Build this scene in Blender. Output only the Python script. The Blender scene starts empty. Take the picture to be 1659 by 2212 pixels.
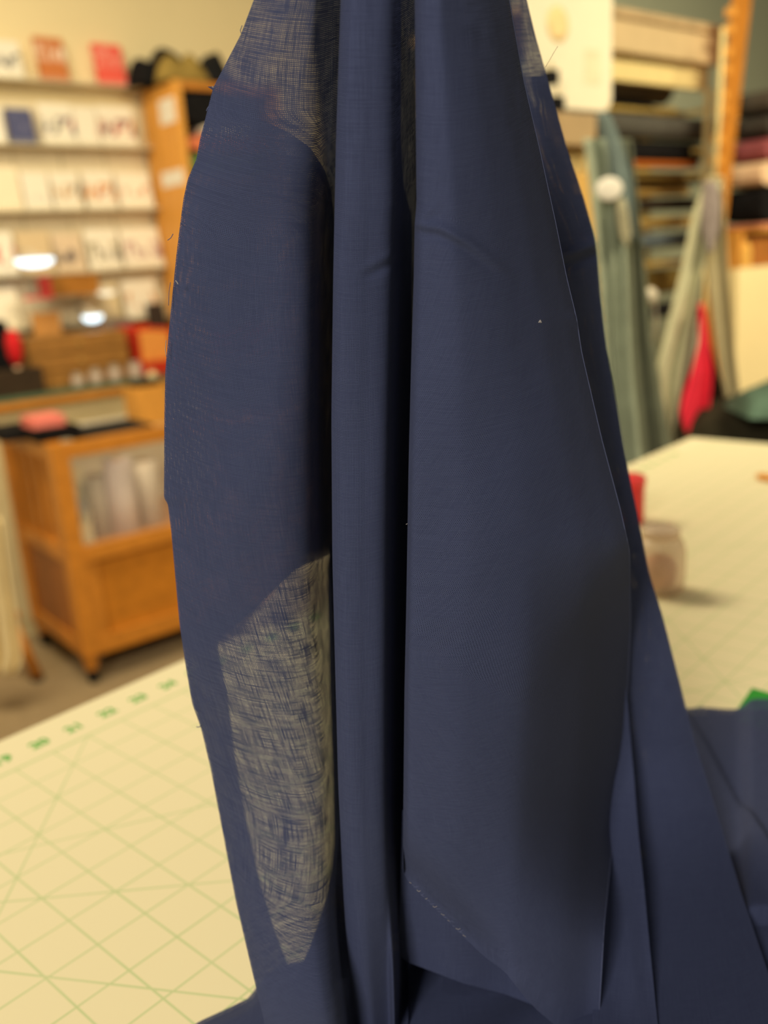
import bpy, bmesh, math, random
import numpy as np
from mathutils import Matrix, Vector
random.seed(7); rng = np.random.default_rng(7)
scene = bpy.context.scene
C = scene.collection

# ------------------------------------------------------------------ camera
F = 1950.0; CX, CY = 829.5, 1106.0; H = 1.193
Rw = np.array([[0.99795554, -0.01735076, -0.06151177],
               [-0.06391202, -0.27092376, -0.96047674],
               [0.0, 0.96244442, -0.27147879]])          # world -> camera (x right, y down, z forward)
cam_d = bpy.data.cameras.new('camera'); cam = bpy.data.objects.new('camera', cam_d); C.objects.link(cam)
cam_d.sensor_width = 36; cam_d.lens = F * 36 / 2212; cam_d.clip_start = 0.02
m = Matrix.Identity(4)
for i in range(3):
    m[i][0] = Rw[0][i]; m[i][1] = -Rw[1][i]; m[i][2] = -Rw[2][i]
m[2][3] = H
cam.matrix_world = m
cam_d.dof.use_dof = True; cam_d.dof.focus_distance = 0.292; cam_d.dof.aperture_fstop = 6.9
scene.camera = cam

# ------------------------------------------------------------------ light
world = bpy.data.worlds.new('world'); scene.world = world; world.use_nodes = True
bgn = world.node_tree.nodes['Background']
bgn.inputs[0].default_value = (1.0, 0.86, 0.58, 1); bgn.inputs[1].default_value = 0.11
def area(name, loc, target, size, power, color, spread=180):
    l = bpy.data.lights.new(name, 'AREA'); l.shape = 'RECTANGLE'; l.size, l.size_y = size; l.energy = power; l.color = color; l.spread = math.radians(spread)
    o = bpy.data.objects.new(name, l); C.objects.link(o); o.location = loc
    o.rotation_euler = (Vector(target) - Vector(loc)).to_track_quat('-Z', 'Y').to_euler()
    return o
WARM = (1.0, 0.85, 0.56)
area('key_light_front', (-1.05, -1.8, 2.3), (0.0, 0.35, 1.0), (0.7, 0.7), 62, (1.0, 0.90, 0.72))  # unseen key light behind the camera, set low to favour the cloth
area('ceiling_light_middle', (-0.9, 1.7, 2.8), (-0.9, 2.2, 0), (1.2, 0.6), 57, WARM)
area('fill_light_right', (2.0, 0.75, 2.6), (0.95, 2.4, 1.2), (1.2, 0.6), 21, WARM, 88)  # added fill light, spread narrowed to brighten the background but miss the cloth
vs = scene.view_settings
vs.view_transform = 'Standard'; vs.look = 'None'; vs.exposure = 0.0; vs.gamma = 1.0; vs.use_curve_mapping = False

# ------------------------------------------------------------------ geometry of the place
WX, WY = 0.78, 0.6258                       # direction of the shop's walls and furniture
w2 = np.array([WX, WY]); q2 = np.array([WY, -WX])
YAW = math.atan2(WY, WX)
CAMP = np.array([0, 0, H])
def ray(x, y): return Rw.T @ np.array([(x - CX) / F, (y - CY) / F, 1.0])
def T(x, y, t):                              # pixel -> (s, z) on the vertical plane t
    d = ray(x, y); k = t / (d[:2] @ q2); p = d * k + CAMP
    return float(p[:2] @ w2), float(p[2])
def S_(x, y, s):
    d = ray(x, y); k = s / (d[:2] @ w2); p = d * k + CAMP
    return float(p[:2] @ q2), float(p[2])
def onZ(x, y, z):
    d = ray(x, y); k = (z - H) / d[2]; return d * k + CAMP
def PY(x, y, Y):                             # pixel -> point at forward distance Y
    d = ray(x, y); return d * (Y / d[1]) + CAMP
def st(s, t, z): return (s * WX + t * WY, s * WY - t * WX, z)

# ------------------------------------------------------------------ materials
def lin(c):
    return tuple(((v / 255) / 12.92 if v / 255 <= 0.04045 else ((v / 255 + 0.055) / 1.055) ** 2.4) for v in c)
_mats = {}
def mat(name, rgb, rough=0.7, spec=0.3, var=0.12, scale=25, metal=0.0, trans=0.0, bump=0.0, stretch=None):
    if name in _mats: return _mats[name]
    mt = bpy.data.materials.new(name); mt.use_nodes = True; nt = mt.node_tree
    b = nt.nodes['Principled BSDF']; c = lin(rgb)
    b.inputs['Roughness'].default_value = rough; b.inputs['Specular IOR Level'].default_value = spec
    b.inputs['Metallic'].default_value = metal; b.inputs['Transmission Weight'].default_value = trans
    tc = nt.nodes.new('ShaderNodeTexCoord'); n = nt.nodes.new('ShaderNodeTexNoise'); n.inputs['Scale'].default_value = scale
    n.inputs['Detail'].default_value = 4
    src = tc.outputs['Object']
    if stretch:
        mp = nt.nodes.new('ShaderNodeMapping'); mp.inputs['Scale'].default_value = stretch
        nt.links.new(src, mp.inputs[0]); src = mp.outputs[0]
    nt.links.new(src, n.inputs['Vector'])
    r = nt.nodes.new('ShaderNodeValToRGB')
    r.color_ramp.elements[0].position = 0.3; r.color_ramp.elements[1].position = 0.7
    r.color_ramp.elements[0].color = (*[v * (1 - var) for v in c], 1); r.color_ramp.elements[1].color = (*[min(1, v * (1 + var)) for v in c], 1)
    nt.links.new(n.outputs['Fac'], r.inputs[0]); nt.links.new(r.outputs[0], b.inputs['Base Color'])
    if bump:
        bp = nt.nodes.new('ShaderNodeBump'); bp.inputs['Strength'].default_value = bump; bp.inputs['Distance'].default_value = 0.002
        nt.links.new(n.outputs['Fac'], bp.inputs['Height']); nt.links.new(bp.outputs[0], b.inputs['Normal'])
    _mats[name] = mt; return mt
def print_mat(name, paper, inks, scale=14, cut=0.56, band=(0.15, 0.8)):
    """paper with blots of printed colour in a band of its height"""
    mt = bpy.data.materials.new(name); mt.use_nodes = True; nt = mt.node_tree; b = nt.nodes['Principled BSDF']
    b.inputs['Roughness'].default_value = 0.6
    tc = nt.nodes.new('ShaderNodeTexCoord'); sp = nt.nodes.new('ShaderNodeSeparateXYZ'); nt.links.new(tc.outputs['Generated'], sp.inputs[0])
    col = None
    base = nt.nodes.new('ShaderNodeRGB'); base.outputs[0].default_value = (*lin(paper), 1); col = base.outputs[0]
    mr1 = nt.nodes.new('ShaderNodeMapRange'); mr1.inputs[1].default_value = band[0]; mr1.inputs[2].default_value = band[0] + 0.1
    mr2 = nt.nodes.new('ShaderNodeMapRange'); mr2.inputs[1].default_value = band[1]; mr2.inputs[2].default_value = band[1] - 0.1
    nt.links.new(sp.outputs[2], mr1.inputs[0]); nt.links.new(sp.outputs[2], mr2.inputs[0])
    mul = nt.nodes.new('ShaderNodeMath'); mul.operation = 'MULTIPLY'; nt.links.new(mr1.outputs[0], mul.inputs[0]); nt.links.new(mr2.outputs[0], mul.inputs[1])
    for i, ink in enumerate(inks):
        n = nt.nodes.new('ShaderNodeTexNoise'); n.noise_dimensions = '4D'; n.inputs['W'].default_value = i * 3.7 + len(name) + scale
        n.inputs['Scale'].default_value = scale / 4
        mp = nt.nodes.new('ShaderNodeMapping'); mp.inputs['Scale'].default_value = (1.6, 0.1, 0.7)
        nt.links.new(tc.outputs['Generated'], mp.inputs[0]); nt.links.new(mp.outputs[0], n.inputs['Vector'])
        k = nt.nodes.new('ShaderNodeMapRange'); k.inputs[1].default_value = cut; k.inputs[2].default_value = cut + 0.03
        nt.links.new(n.outputs['Fac'], k.inputs[0])
        mk = nt.nodes.new('ShaderNodeMath'); mk.operation = 'MULTIPLY'; nt.links.new(k.outputs[0], mk.inputs[0]); nt.links.new(mul.outputs[0], mk.inputs[1])
        mx = nt.nodes.new('ShaderNodeMix'); mx.data_type = 'RGBA'; nt.links.new(mk.outputs[0], mx.inputs[0])
        nt.links.new(col, mx.inputs[6]); mx.inputs[7].default_value = (*lin(ink), 1); col = mx.outputs[2]
    nt.links.new(col, b.inputs['Base Color']); return mt
def glass(name, rgb, alpha=0.3, rough=0.05):
    mt = bpy.data.materials.new(name); mt.use_nodes = True; nt = mt.node_tree; b = nt.nodes['Principled BSDF']
    b.inputs['Base Color'].default_value = (*lin(rgb), 1); b.inputs['Roughness'].default_value = rough
    tr = nt.nodes.new('ShaderNodeBsdfTransparent'); tr.inputs[0].default_value = (*[0.6 + 0.4 * v for v in lin(rgb)], 1)
    mx = nt.nodes.new('ShaderNodeMixShader'); mx.inputs[0].default_value = alpha
    nt.links.new(tr.outputs[0], mx.inputs[1]); nt.links.new(b.outputs[0], mx.inputs[2])
    nt.links.new(mx.outputs[0], nt.nodes['Material Output'].inputs[0]); return mt

WOOD = mat('orange_wood', (196, 126, 42), 0.45, 0.4, 0.16, 6, stretch=(1, 6, 6))
WOODL = mat('light_wood', (226, 160, 70), 0.5, 0.35, 0.12, 6, stretch=(6, 6, 1))
WOODD = mat('drawer_wood', (150, 104, 46), 0.5, 0.35, 0.2, 5, stretch=(1, 6, 9))
WHITE = mat('white_paint', (238, 230, 210), 0.6, 0.3, 0.04)
PAPER = mat('paper', (242, 236, 222), 0.8, 0.1, 0.04)
BLACKF = mat('black_fabric', (26, 25, 26), 0.95, 0.1, 0.3, 40)
KRAFT = mat('kraft_card', (196, 138, 74), 0.85, 0.1, 0.1)
ACRYL = glass('acrylic', (245, 243, 235), 0.08)
GLASSG = glass('green_glass', (120, 150, 120), 0.5)
METAL = mat('brass_rail', (206, 176, 96), 0.4, 0.5, 0.1, metal=0.3)

# ------------------------------------------------------------------ object helpers
def place(o, parent, base):
    """vertices are in world space: move the origin to base"""
    b = Vector(base)
    if o.data is not None and hasattr(o.data, 'transform'): o.data.transform(Matrix.Translation(-b))
    o.location = b
    if parent is not None:
        o.parent = parent; o.location = b - Vector(parent['_w'])
def tag(o, label, cat, group=None):
    o['label'] = label; o['category'] = cat
    if group: o['group'] = group
def thing(name, label, cat, base, group=None):
    o = bpy.data.objects.new(name, None); C.objects.link(o); o.empty_display_size = 0.05
    o.location = base; o['_w'] = list(base); tag(o, label, cat, group); return o
def struct(o): o['kind'] = 'structure'; return o
def obj(name, bm, material, parent=None, smooth=False, bevel=0.0):
    me = bpy.data.meshes.new(name)
    if bevel > 0:
        es = [e for e in bm.edges if len(e.link_faces) == 2 and e.calc_face_angle(0) > 0.6]
        bmesh.ops.bevel(bm, geom=es, offset=bevel, segments=2, affect='EDGES', profile=0.6)
    bmesh.ops.recalc_face_normals(bm, faces=bm.faces[:])
    bm.to_mesh(me); bm.free()
    me.materials.append(material)
    if smooth:
        for p in me.polygons: p.use_smooth = True
    o = bpy.data.objects.new(name, me); C.objects.link(o)
    vs_ = [v.co for v in me.vertices]
    base = (sum(v.x for v in vs_) / len(vs_), sum(v.y for v in vs_) / len(vs_), min(v.z for v in vs_))
    o['_w'] = list(base); place(o, parent, base); return o
def add_hexa(bm, pts8):
    v = [bm.verts.new(p) for p in pts8]
    for f in ((0, 1, 2, 3), (7, 6, 5, 4), (0, 4, 5, 1), (1, 5, 6, 2), (2, 6, 7, 3), (3, 7, 4, 0)): bm.faces.new([v[i] for i in f])
def add_box(bm, s0, s1, t0, t1, z0, z1, lean=0.0):
    """box in the shop frame: s along the wall, t toward the viewer, z up; lean pushes the top back"""
    pts = []
    for z in (z0, z1):
        off = -lean * (z - z0)
        for s, t in ((s0, t0), (s1, t0), (s1, t1), (s0, t1)): pts.append(st(s, t + off, z))
    add_hexa(bm, pts)
def box(name, s0, s1, t0, t1, z0, z1, material, parent=None, bevel=0.003, lean=0.0):
    bm = bmesh.new(); add_box(bm, s0, s1, t0, t1, z0, z1, lean); return obj(name, bm, material, parent, False, bevel)
def add_tube(bm, pts, r, seg=10, cap=True):
    pts = [Vector(p) for p in pts]; rr = r if isinstance(r, (list, tuple)) else [r] * len(pts); rings = []
    for i, p in enumerate(pts):
        d = (pts[min(i + 1, len(pts) - 1)] - pts[max(i - 1, 0)]).normalized()
        a = d.orthogonal().normalized() if i == 0 else (prev_a - d * prev_a.dot(d)).normalized()
        prev_a = a; b_ = d.cross(a)
        rings.append([bm.verts.new(p + (a * math.cos(2 * math.pi * k / seg) + b_ * math.sin(2 * math.pi * k / seg)) * rr[i]) for k in range(seg)])
    for i in range(len(rings) - 1):
        for k in range(seg): bm.faces.new((rings[i][k], rings[i][(k + 1) % seg], rings[i + 1][(k + 1) % seg], rings[i + 1][k]))
    if cap: bm.faces.new(rings[0][::-1]); bm.faces.new(rings[-1])
def tube(name, pts, r, material, parent=None, seg=10):
    bm = bmesh.new(); add_tube(bm, pts, r, seg); return obj(name, bm, material, parent, True)
def lathe(name, prof, centre, material, parent=None, seg=24):
    bm = bmesh.new(); rings = []
    for r, z in prof: rings.append([bm.verts.new((centre[0] + r * math.cos(2 * math.pi * k / seg), centre[1] + r * math.sin(2 * math.pi * k / seg), centre[2] + z)) for k in range(seg)])
    for i in range(len(rings) - 1):
        for k in range(seg): bm.faces.new((rings[i][k], rings[i][(k + 1) % seg], rings[i + 1][(k + 1) % seg], rings[i + 1][k]))
    bm.faces.new(rings[0][::-1]); bm.faces.new(rings[-1])
    return obj(name, bm, material, parent, True)
def sm(a, b, x):
    k = np.clip((np.asarray(x, float) - a) / (b - a), 0, 1); return k * k * (3 - 2 * k)
def curve(pts, soft=18):
    """smooth x(y) through a list of (x, y) pixel readings"""
    ys = np.arange(-300, 2600, 4.0); xs = np.array([p[0] for p in pts], float); yy = np.array([p[1] for p in pts], float)
    # linear continuation past both ends
    x = np.interp(ys, yy, xs)
    lo = ys < yy[0]; hi = ys > yy[-1]
    x[lo] = xs[0] + (ys[lo] - yy[0]) * (xs[1] - xs[0]) / (yy[1] - yy[0]); x[hi] = xs[-1] + (ys[hi] - yy[-1]) * (xs[-1] - xs[-2]) / (yy[-1] - yy[-2])
    k = int(soft / 4); 
    if k > 0:
        ker = np.hanning(2 * k + 3); ker /= ker.sum(); xp = np.pad(x, (k + 1, k + 1), mode='reflect', reflect_type='odd'); x = np.convolve(xp, ker, 'valid')
    return lambda y: np.interp(y, ys, x)
TABLE_Z = 0.90
def cloth_points(px, py, Y, eps=0.0015):
    """arrays of pixels and forward distances -> world points, never below the table top"""
    dx = (px - CX) / F; dy = (py - CY) / F
    d = np.stack([dx, dy, np.ones_like(dx)], -1) @ Rw
    k = Y / d[..., 1]
    down = d[..., 2] < -1e-4
    kt = np.where(down, (TABLE_Z + (eps or 0) - H) / np.where(down, d[..., 2], -1), 1e3)
    if eps is not None:
        if eps > 0.01:            # rounded bend where the cloth meets the table
            h = 0.007; lo_ = np.minimum(k, kt); k = lo_ - h * np.log1p(np.exp(-np.minimum(np.abs(k - kt), 0.3) / h))
        else: k = np.minimum(k, kt)
    return d * k[..., None] + CAMP
def grid_obj(name, P, material, parent=None, thick=0.0, closed=False):
    nr, nc = P.shape[:2]
    me = bpy.data.meshes.new(name); V = P.reshape(-1, 3)
    idx = np.arange(nr * nc).reshape(nr, nc)
    f = np.stack([idx[:-1, :-1], idx[:-1, 1:], idx[1:, 1:], idx[1:, :-1]], -1).reshape(-1, 4)
    base = np.array([V[:, 0].mean(), V[:, 1].mean(), V[:, 2].min()])
    me.from_pydata((V - base).tolist(), [], f.tolist())
    du = np.zeros((nr, nc)); du[:, 1:] = np.cumsum(np.linalg.norm(np.diff(P, axis=1), axis=2), axis=1)
    dv = np.zeros((nr, nc)); dv[1:] = np.cumsum(np.linalg.norm(np.diff(P, axis=0), axis=2), axis=0)
    du = du - du[:, nc // 2][:, None]
    ou, ov = rng.uniform(0, 3, 2); du = du + ou; dv = dv + ov
    uv = me.uv_layers.new(name='UVMap'); loop = f.reshape(-1)
    uv.data.foreach_set('uv', np.stack([du.reshape(-1)[loop], dv.reshape(-1)[loop]], -1).reshape(-1).astype(np.float32))
    me.materials.append(material); me.polygons.foreach_set('use_smooth', [True] * len(f)); me.update()
    o = bpy.data.objects.new(name, me); C.objects.link(o); o['_w'] = base.tolist()
    o.location = Vector(base)
    if parent is not None: o.parent = parent; o.location = Vector(base) - Vector(parent['_w'])
    if thick:
        md = o.modifiers.new('thickness', 'SOLIDIFY'); md.thickness = thick; md.offset = 0
    return o
def panel(name, xl, xr, y0, y1, Yf, material, parent=None, nc=40, step=7, thick=0.0, eps=0.0015):
    """sheet between two x(y) curves, forward distance Yf(u, x, y)"""
    nr = max(6, int((y1 - y0) / step)); py = np.repeat(np.linspace(y0, y1, nr)[:, None], nc, 1); u = np.repeat(np.linspace(0, 1, nc)[None], nr, 0)
    px = xl(py) * (1 - u) + xr(py) * u
    return grid_obj(name, cloth_points(px, py, Yf(u, px, py) + 0 * px, eps), material, parent, thick)

# ------------------------------------------------------------------ the room
def plane_box(name, *a, **k): return struct(box(name, *a, **k))
FLOOR = mat('floor_carpet', (146, 127, 98), 0.95, 0.1, 0.12, 60)
WALLL = mat('cream_wall', (236, 218, 172), 0.9, 0.1, 0.03, 3)
WALLR = mat('sage_wall', (206, 212, 182), 0.9, 0.1, 0.04, 3)
plane_box('floor', -3.5, 5.5, -4.2, 2.0, -0.04, 0.0, FLOOR, bevel=0)
plane_box('wall_back', -2.5, 2.55, -3.56, -3.46, 0, 2.9, WALLL, bevel=0)
plane_box('wall_right', 2.45, 5.5, -2.5, -2.42, 0, 2.9, WALLR, bevel=0)

# ------------------------------------------------------------------ cutting table with printed mat
MO = np.array([-0.12724, 0.39947]); MX = np.array([0.73771, -0.67512]); MY = np.array([0.67512, 0.73771]); IN = 0.0254
def matp(a, b, z): p = MO + MX * a * IN + MY * b * IN; return (p[0], p[1], z)
def mbox(name, a0, a1, b0, b1, z0, z1, material, parent=None, bevel=0.002):
    bm = bmesh.new(); add_hexa(bm, [matp(a, b, z) for z in (z0, z1) for a, b in ((a0, b0), (a1, b0), (a1, b1), (a0, b1))]); return obj(name, bm, material, parent, False, bevel)
tbl = thing('cutting_table', 'large cutting table under the printed cream mat', 'table', matp(12, 12, 0))
TOPM = mat('table_laminate', (226, 212, 176), 0.5, 0.3, 0.04)
mbox('tabletop', -7.72, 34, -26, 43.6, TABLE_Z - 0.035, TABLE_Z - 0.0025, TOPM, tbl)
for a, b in ((-5.5, -24), (31.5, -24), (-5.5, 41.5), (31.5, 41.5)):
    mbox('leg', a - 1, a + 1, b - 1, b + 1, 0, TABLE_Z - 0.036, mat('table_leg', (150, 140, 120), 0.5), tbl)

def mat_material():
    mt = bpy.data.materials.new('printed_mat'); mt.use_nodes = True; nt = mt.node_tree; b = nt.nodes['Principled BSDF']; b.inputs['Roughness'].default_value = 0.75
    b.inputs['Specular IOR Level'].default_value = 0.2
    at = nt.nodes.new('ShaderNodeAttribute'); at.attribute_name = 'UVMap'; at.attribute_type = 'GEOMETRY'
    sp = nt.nodes.new('ShaderNodeSeparateXYZ'); nt.links.new(at.outputs['Vector'], sp.inputs[0])
    def M(op, a, b_=None, c=None):
        n = nt.nodes.new('ShaderNodeMath'); n.operation = op
        for i, v in enumerate((a, b_, c)):
            if v is None: continue
            if isinstance(v, (int, float)): n.inputs[i].default_value = v
            else: nt.links.new(v, n.inputs[i])
        return n.outputs[0]
    X, Y = sp.outputs[0], sp.outputs[1]
    def line(v, wd): return M('LESS_THAN', M('ABSOLUTE', v), wd)
    def grid(v): return M('LESS_THAN', M('ABSOLUTE', M('SUBTRACT', M('FRACT', M('ADD', v, 0.5)), 0.5)), 0.022)
    g = M('MAXIMUM', grid(X), grid(Y))
    def diag(deg, a, b_, per=None):
        # distance to the line at angle deg through (a, b_)
        r = math.radians(deg); d = M('SUBTRACT', M('MULTIPLY', M('SUBTRACT', X, a), math.sin(r)), M('MULTIPLY', M('SUBTRACT', Y, b_), math.cos(r)))
        if per: d = M('SUBTRACT', M('MULTIPLY', M('FRACT', M('ADD', M('DIVIDE', d, per), 0.5)), per), per / 2)
        return line(d, 0.022)
    for a in (diag(45, -6, -7, 12 * math.sqrt(2)), diag(60, -6, -7, 24), diag(30, -6, -7, 24), diag(-45, 10, 10, 12 * math.sqrt(2))): g = M('MAXIMUM', g, a)
    inside = M('GREATER_THAN', X, -6.03)
    g = M('MULTIPLY', g, inside)
    g = M('MAXIMUM', g, line(M('ADD', X, 6.0), 0.05))
    n = nt.nodes.new('ShaderNodeTexNoise'); n.inputs['Scale'].default_value = 0.6; nt.links.new(at.outputs['Vector'], n.inputs['Vector'])
    wear = nt.nodes.new('ShaderNodeMapRange'); wear.inputs[3].default_value = 0.2; wear.inputs[4].default_value = 0.5; nt.links.new(n.outputs['Fac'], wear.inputs[0])
    g = M('MULTIPLY', g, wear.outputs[0])
    mx = nt.nodes.new('ShaderNodeMix'); mx.data_type = 'RGBA'; nt.links.new(g, mx.inputs[0])
    mx.inputs[6].default_value = (*lin((232, 222, 186)), 1); mx.inputs[7].default_value = (*lin((96, 176, 74)), 1)
    nt.links.new(mx.outputs[2], b.inputs['Base Color']); return mt
bm = bmesh.new(); add_hexa(bm, [matp(a, b, z) for z in (TABLE_Z - 0.0022, TABLE_Z) for a, b in ((-7.70, -25.8), (33.8, -25.8), (33.8, 43.5), (-7.70, 43.5))])
mo = obj('cutting_mat', bm, mat_material(), None, False, 0)
uvl = mo.data.uv_layers.new(name='UVMap')
for lp in mo.data.loops:
    p = mo.data.vertices[lp.vertex_index].co + mo.location; dxy = np.array([p.x, p.y]) - MO
    uvl.data[lp.index].uv = (float(dxy @ MX) / IN, float(dxy @ MY) / IN)
tag(mo, 'cream cutting mat printed with a green inch grid covering the table', 'cutting mat')
GREENI = mat('green_ink', (70, 168, 58), 0.7)
def text_mesh(name, s, size, mtx, material, parent):
    cu = bpy.data.curves.new(name, 'FONT'); cu.body = s; cu.size = size; cu.align_x = 'CENTER'; cu.align_y = 'CENTER'; cu.extrude = 0.00008; cu.offset = size * 0.035
    to = bpy.data.objects.new(name, cu); C.objects.link(to)
    dg = bpy.context.evaluated_depsgraph_get(); me = bpy.data.meshes.new_from_object(to.evaluated_get(dg)); bpy.data.objects.remove(to)
    me.transform(mtx); me.materials.clear(); me.materials.append(material)
    o = bpy.data.objects.new(name, me); C.objects.link(o); vs_ = [v.co for v in me.vertices]
    base = (sum(v.x for v in vs_) / len(vs_), sum(v.y for v in vs_) / len(vs_), min(v.z for v in vs_)); o['_w'] = list(base); place(o, parent, base); return o
for k in range(-6, 40):
    p = matp(-6.69, k, TABLE_Z + 0.0001)
    mtx = Matrix(((MY[0], -MX[0], 0, p[0]), (MY[1], -MX[1], 0, p[1]), (0, 0, 1, p[2]), (0, 0, 0, 1)))
    text_mesh('numeral', str(k + 19), 0.0125, mtx, GREENI, mo)

# ------------------------------------------------------------------ the navy cloth
def cloth_material():
    mt = bpy.data.materials.new('navy_weave'); mt.use_nodes = True; nt = mt.node_tree; b = nt.nodes['Principled BSDF']
    b.inputs['Roughness'].default_value = 0.85; b.inputs['Specular IOR Level'].default_value = 0.15
    b.inputs['Sheen Weight'].default_value = 0.03; b.inputs['Sheen Roughness'].default_value = 0.5; b.inputs['Sheen Tint'].default_value = (0.7, 0.75, 1, 1)
    uv = nt.nodes.new('ShaderNodeUVMap'); uv.uv_map = 'UVMap'; sp = nt.nodes.new('ShaderNodeSeparateXYZ'); nt.links.new(uv.outputs[0], sp.inputs[0])
    def M(op, a, b_=None, c=None, clamp=False):
        n = nt.nodes.new('ShaderNodeMath'); n.operation = op; n.use_clamp = clamp
        for i, v in enumerate((a, b_, c)):
            if v is None: continue
            if isinstance(v, (int, float)): n.inputs[i].default_value = v
            else: nt.links.new(v, n.inputs[i])
        return n.outputs[0]
    def noise(sx, sy, det=2):
        mp = nt.nodes.new('ShaderNodeMapping'); mp.inputs['Scale'].default_value = (sx, sy, 1); nt.links.new(uv.outputs[0], mp.inputs[0])
        n = nt.nodes.new('ShaderNodeTexNoise'); n.inputs['Scale'].default_value = 1; n.inputs['Detail'].default_value = det; nt.links.new(mp.outputs[0], n.inputs['Vector'])
        return M('SUBTRACT', n.outputs['Fac'], 0.5)
    PER = 0.00052
    warpw = noise(1900, 85); weftw = noise(85, 1900); patch = noise(130, 130, 3)
    U = M('ADD', M('MULTIPLY', sp.outputs[0], 1 / PER), M('MULTIPLY', noise(60, 300), 0.5)); V = M('ADD', M('MULTIPLY', sp.outputs[1], 1 / PER), M('MULTIPLY', noise(300, 60), 0.5))
    cu = M('COSINE', M('MULTIPLY', U, 2 * math.pi)); cv = M('COSINE', M('MULTIPLY', V, 2 * math.pi))
    def gap(c, nz): return M('ADD', M('MULTIPLY', M('ADD', M('ADD', c, M('MULTIPLY', nz, 2.7)), -0.50), 1.3), 0.5, clamp=True)
    hole = M('MULTIPLY', gap(cu, M('ADD', warpw, M('MULTIPLY', patch, 0.5))), gap(cv, M('ADD', weftw, M('MULTIPLY', patch, 0.35))))
    hole = M('MULTIPLY', hole, 0.92)
    r = nt.nodes.new('ShaderNodeValToRGB'); r.color_ramp.elements[0].position = 0.25; r.color_ramp.elements[1].position = 0.75
    r.color_ramp.elements[0].color = (0.039, 0.050, 0.119, 1); r.color_ramp.elements[1].color = (0.057, 0.072, 0.163, 1)
    nz = M('ADD', M('ADD', M('MULTIPLY', warpw, 0.9), M('MULTIPLY', weftw, 0.9)), M('ADD', 0.5, M('MULTIPLY', patch, 0.5)))
    nt.links.new(nz, r.inputs[0]); nt.links.new(r.outputs[0], b.inputs['Base Color'])
    bp = nt.nodes.new('ShaderNodeBump'); bp.inputs['Strength'].default_value = 0.2; bp.inputs['Distance'].default_value = 0.00012
    nt.links.new(M('ADD', M('COSINE', M('MULTIPLY', M('ADD', U, V), 2 * math.pi)), M('MULTIPLY', warpw, 2)), bp.inputs['Height']); nt.links.new(bp.outputs[0], b.inputs['Normal'])
    tl = nt.nodes.new('ShaderNodeBsdfTranslucent'); tl.inputs[0].default_value = (0.06, 0.08, 0.18, 1)
    m1 = nt.nodes.new('ShaderNodeMixShader'); m1.inputs[0].default_value = 0.12; nt.links.new(b.outputs[0], m1.inputs[1]); nt.links.new(tl.outputs[0], m1.inputs[2])
    tr = nt.nodes.new('ShaderNodeBsdfTransparent'); m2 = nt.nodes.new('ShaderNodeMixShader'); nt.links.new(hole, m2.inputs[0])
    nt.links.new(m1.outputs[0], m2.inputs[1]); nt.links.new(tr.outputs[0], m2.inputs[2]); nt.links.new(m2.outputs[0], nt.nodes['Material Output'].inputs[0])
    return mt
NAVY = cloth_material()
THREAD = mat('navy_thread', (84, 92, 130), 0.8, 0.2, 0.1)
PALE_T = mat('pale_thread', (150, 146, 150), 0.8, 0.2, 0.1)

L_ = curve([(575, -80), (548, 0), (520, 75), (461, 188), (432, 300), (424, 345), (406, 385), (396, 430), (381, 550), (366, 700), (357, 800), (355, 900), (354, 1080), (362, 1084), (370, 1150), (378, 1240), (388, 1350), (402, 1445), (415, 1520), (434, 1572), (455, 1660), (470, 1740), (510, 1950), (545, 2100), (572, 2212), (590, 2300)], 10)
M_ = curve([(738, -80), (735, 0), (725, 300), (719, 600), (715, 900), (717, 1200), (722, 1400), (730, 1700), (742, 1950), (752, 2080), (768, 2212), (778, 2300)], 60)
R_ = curve([(896, -80), (895, 0), (899, 440), (895, 485), (893, 600), (887, 800), (882, 1000), (877, 1300), (873, 1500), (870, 1800), (868, 2000), (868, 2300)], 16)
SE = curve([(1085, -80), (1100, 0), (1130, 170), (1165, 320), (1200, 480), (1224, 600), (1246, 690), (1256, 760), (1300, 950), (1340, 1100), (1360, 1190), (1362, 1350), (1356, 1480), (1345, 1650), (1325, 1800), (1305, 2000), (1293, 2212), (1290, 2300)], 16)
T_ = curve([(1120, -80), (1138, 0), (1156, 75), (1190, 195), (1225, 320), (1262, 430), (1284, 510), (1289, 540), (1298, 650), (1310, 750), (1330, 860), (1350, 980), (1371, 1080), (1401, 1230), (1409, 1260), (1430, 1325), (1470, 1480), (1500, 1600), (1550, 1760), (1602, 1930), (1659, 2100), (1700, 2212), (1735, 2300)], 16)

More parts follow.
